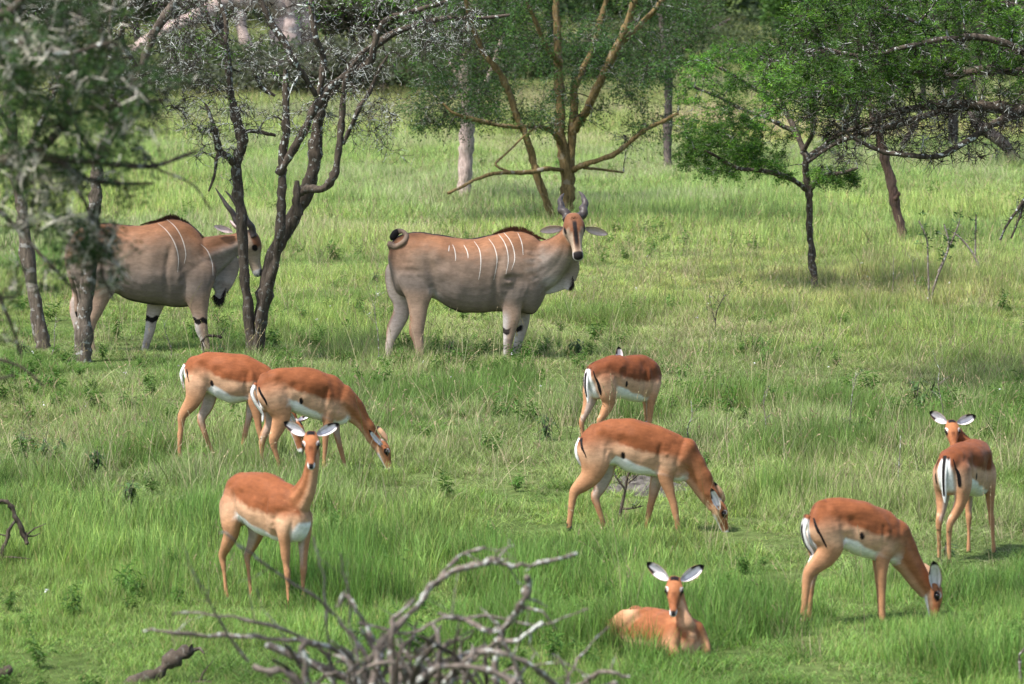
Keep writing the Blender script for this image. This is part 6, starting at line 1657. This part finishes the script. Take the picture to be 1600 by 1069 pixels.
    out.append(antelope(dict(
        species='impala', root=T.root, rz=T.psi, label='impala grazing at lower right, one big ear raised over its lowered head', group=G,
        trunk=T.trunk([(112, 515, 600), (120, 484, 640), (142, 452, 670), (180, 434, 680), (240, 428, 665), (290, 430, 682), (350, 440, 704), (405, 456, 714), (450, 470, 724), (490, 480, 732), (522, 520, 732), (542, 570, 715), (550, 605, 690)], IW),
        neck=b([(490, 610, 112), (535, 665, 88), (575, 725, 66), (615, 785, 56), (650, 835, 54), (672, 862, 52)], 0, 1), seed=17,
        head=(T(690, 838, .0), (.04, -.30, -.93), (.88, -.25, .25)), head_scale=1.02,
        hind=[b([(195, 560, 100), (205, 640, 80), (185, 695, 60), (145, 735, 46), (102, 785, 31), (90, 850, 21), (84, 920, 17), (78, 980, 17), (76, 1012, 20)], -.075, .72),
              b([(140, 600, 70), (145, 680, 48), (140, 740, 34), (120, 790, 26), (112, 860, 18), (106, 930, 16), (102, 985, 16), (102, 1005, 18)], .075, .72)],
        fore=[b([(485, 590, 78), (468, 660, 58), (456, 720, 38), (452, 790, 28), (452, 870, 20), (453, 950, 17), (455, 1000, 17), (458, 1022, 20)], -.08, .75),
              b([(450, 620, 60), (438, 710, 38), (438, 780, 26), (442, 860, 19), (446, 940, 16), (448, 995, 18)], .08, .75)],
        ears=[T.ear((706, 862), (698, 725), -.04, -.12, (-.15, -1, .1), W=.115, stretch=1.02), T.ear((690, 800), (655, 765), .05, .10, (.4, .8, .3), W=.09, stretch=2)],
        rump_w=1.2, tail_out=.03, spot=(.45, .38), rump_x=T(130, 560)[0] + .04, rump_top=T(120, 505)[2], rump_low=T(150, 690)[2],
        tail=[(*T(98, 505, 0), .02, .03), (*T(96, 570, 0), .014, .028), (*T(112, 640, 0), .014, .024), (*T(140, 690, 0), .010, .02), (*T(118, 735, 0), .004, .006)])))
    # --- impala seen from behind, far right
    hdg = 64
    W8 = lambda *v: w2l(hdg, v)
    out.append(antelope(dict(
        species='impala', root=P(1507, 871), rz=math.radians(hdg), label='impala at the far right, rump to the camera, looking back over its shoulder', group=G,
        trunk=wide([(x, a - .01, b_ ) for x, a, b_ in IMP_TRUNK], IW), seed=18,
        neck=[(.26, 0, .66, .14, .10), (.33, .03, .70, .11, .085), (.36, .10, .76, .08, .07, -.4, 1, 0), (.34, .16, .82, .062, .056, -.7, .7, 0), (.31, .195, .87, .05, .05, -.9, .2, 0), (.29, .205, .90, .046, .046, -1, -.2, 0)],
        head=((.265, .205, .925), W8(.02, -.80, -.62), W8(0, -.6, .78)), head_scale=.95,
        hind=[[(-.28, -.07, .66, .115, .08), (-.29, -.085, .55, .09, .062), (-.31, -.08, .45, .06, .046), (-.35, -.055, .36, .04, .032), (-.39, -.03, .29, .032, .026), (-.385, -.02, .20, .021, .019), (-.38, -.02, .10, .0165, .0155), (-.375, -.02, .03, .0165, .0155), (-.37, -.02, .0, .021, .02)],
              [(-.27, .07, .66, .115, .08), (-.24, .085, .55, .09, .062), (-.24, .085, .45, .06, .046), (-.28, .08, .36, .04, .032), (-.32, .08, .29, .03, .024), (-.32, .08, .20, .0175, .015), (-.31, .08, .10, .0165, .0155), (-.31, .08, .03, .0165, .0155), (-.305, .08, .0, .021, .02)]],
        fore=[[(.29, -.08, .62, .085, .05), (.30, -.085, .52, .055, .042), (.31, -.08, .42, .038, .034), (.315, -.085, .30, .024, .023), (.32, -.09, .25, .0245, .023), (.325, -.10, .14, .0145, .0135), (.33, -.105, .05, .0165, .0155), (.33, -.105, .0, .02, .018)],
              [(.30, .08, .62, .085, .05), (.30, .085, .52, .055, .042), (.29, .08, .42, .038, .034), (.285, .075, .30, .024, .023), (.28, .07, .25, .0245, .023), (.28, .07, .14, .0145, .0135), (.28, .07, .05, .0165, .0155), (.28, .07, .0, .02, .018)]],
        ears=[dict(hat=(.0, .040, .032), dir=W8(.88, .10, .30), face=W8(.25, -.95, .1), L=.15, W=.09), dict(hat=(.0, -.040, .032), dir=W8(-.85, .10, .55), face=W8(-.25, -.95, .1), L=.15, W=.09)],
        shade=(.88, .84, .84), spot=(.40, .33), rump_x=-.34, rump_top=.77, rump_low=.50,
        tail=[(-.41, 0, .775, .02, .026), (-.44, .0, .70, .013, .024), (-.445, .0, .60, .012, .02), (-.43, .0, .50, .010, .016), (-.42, 0, .44, .004, .005)])))
    return out
build_animals()
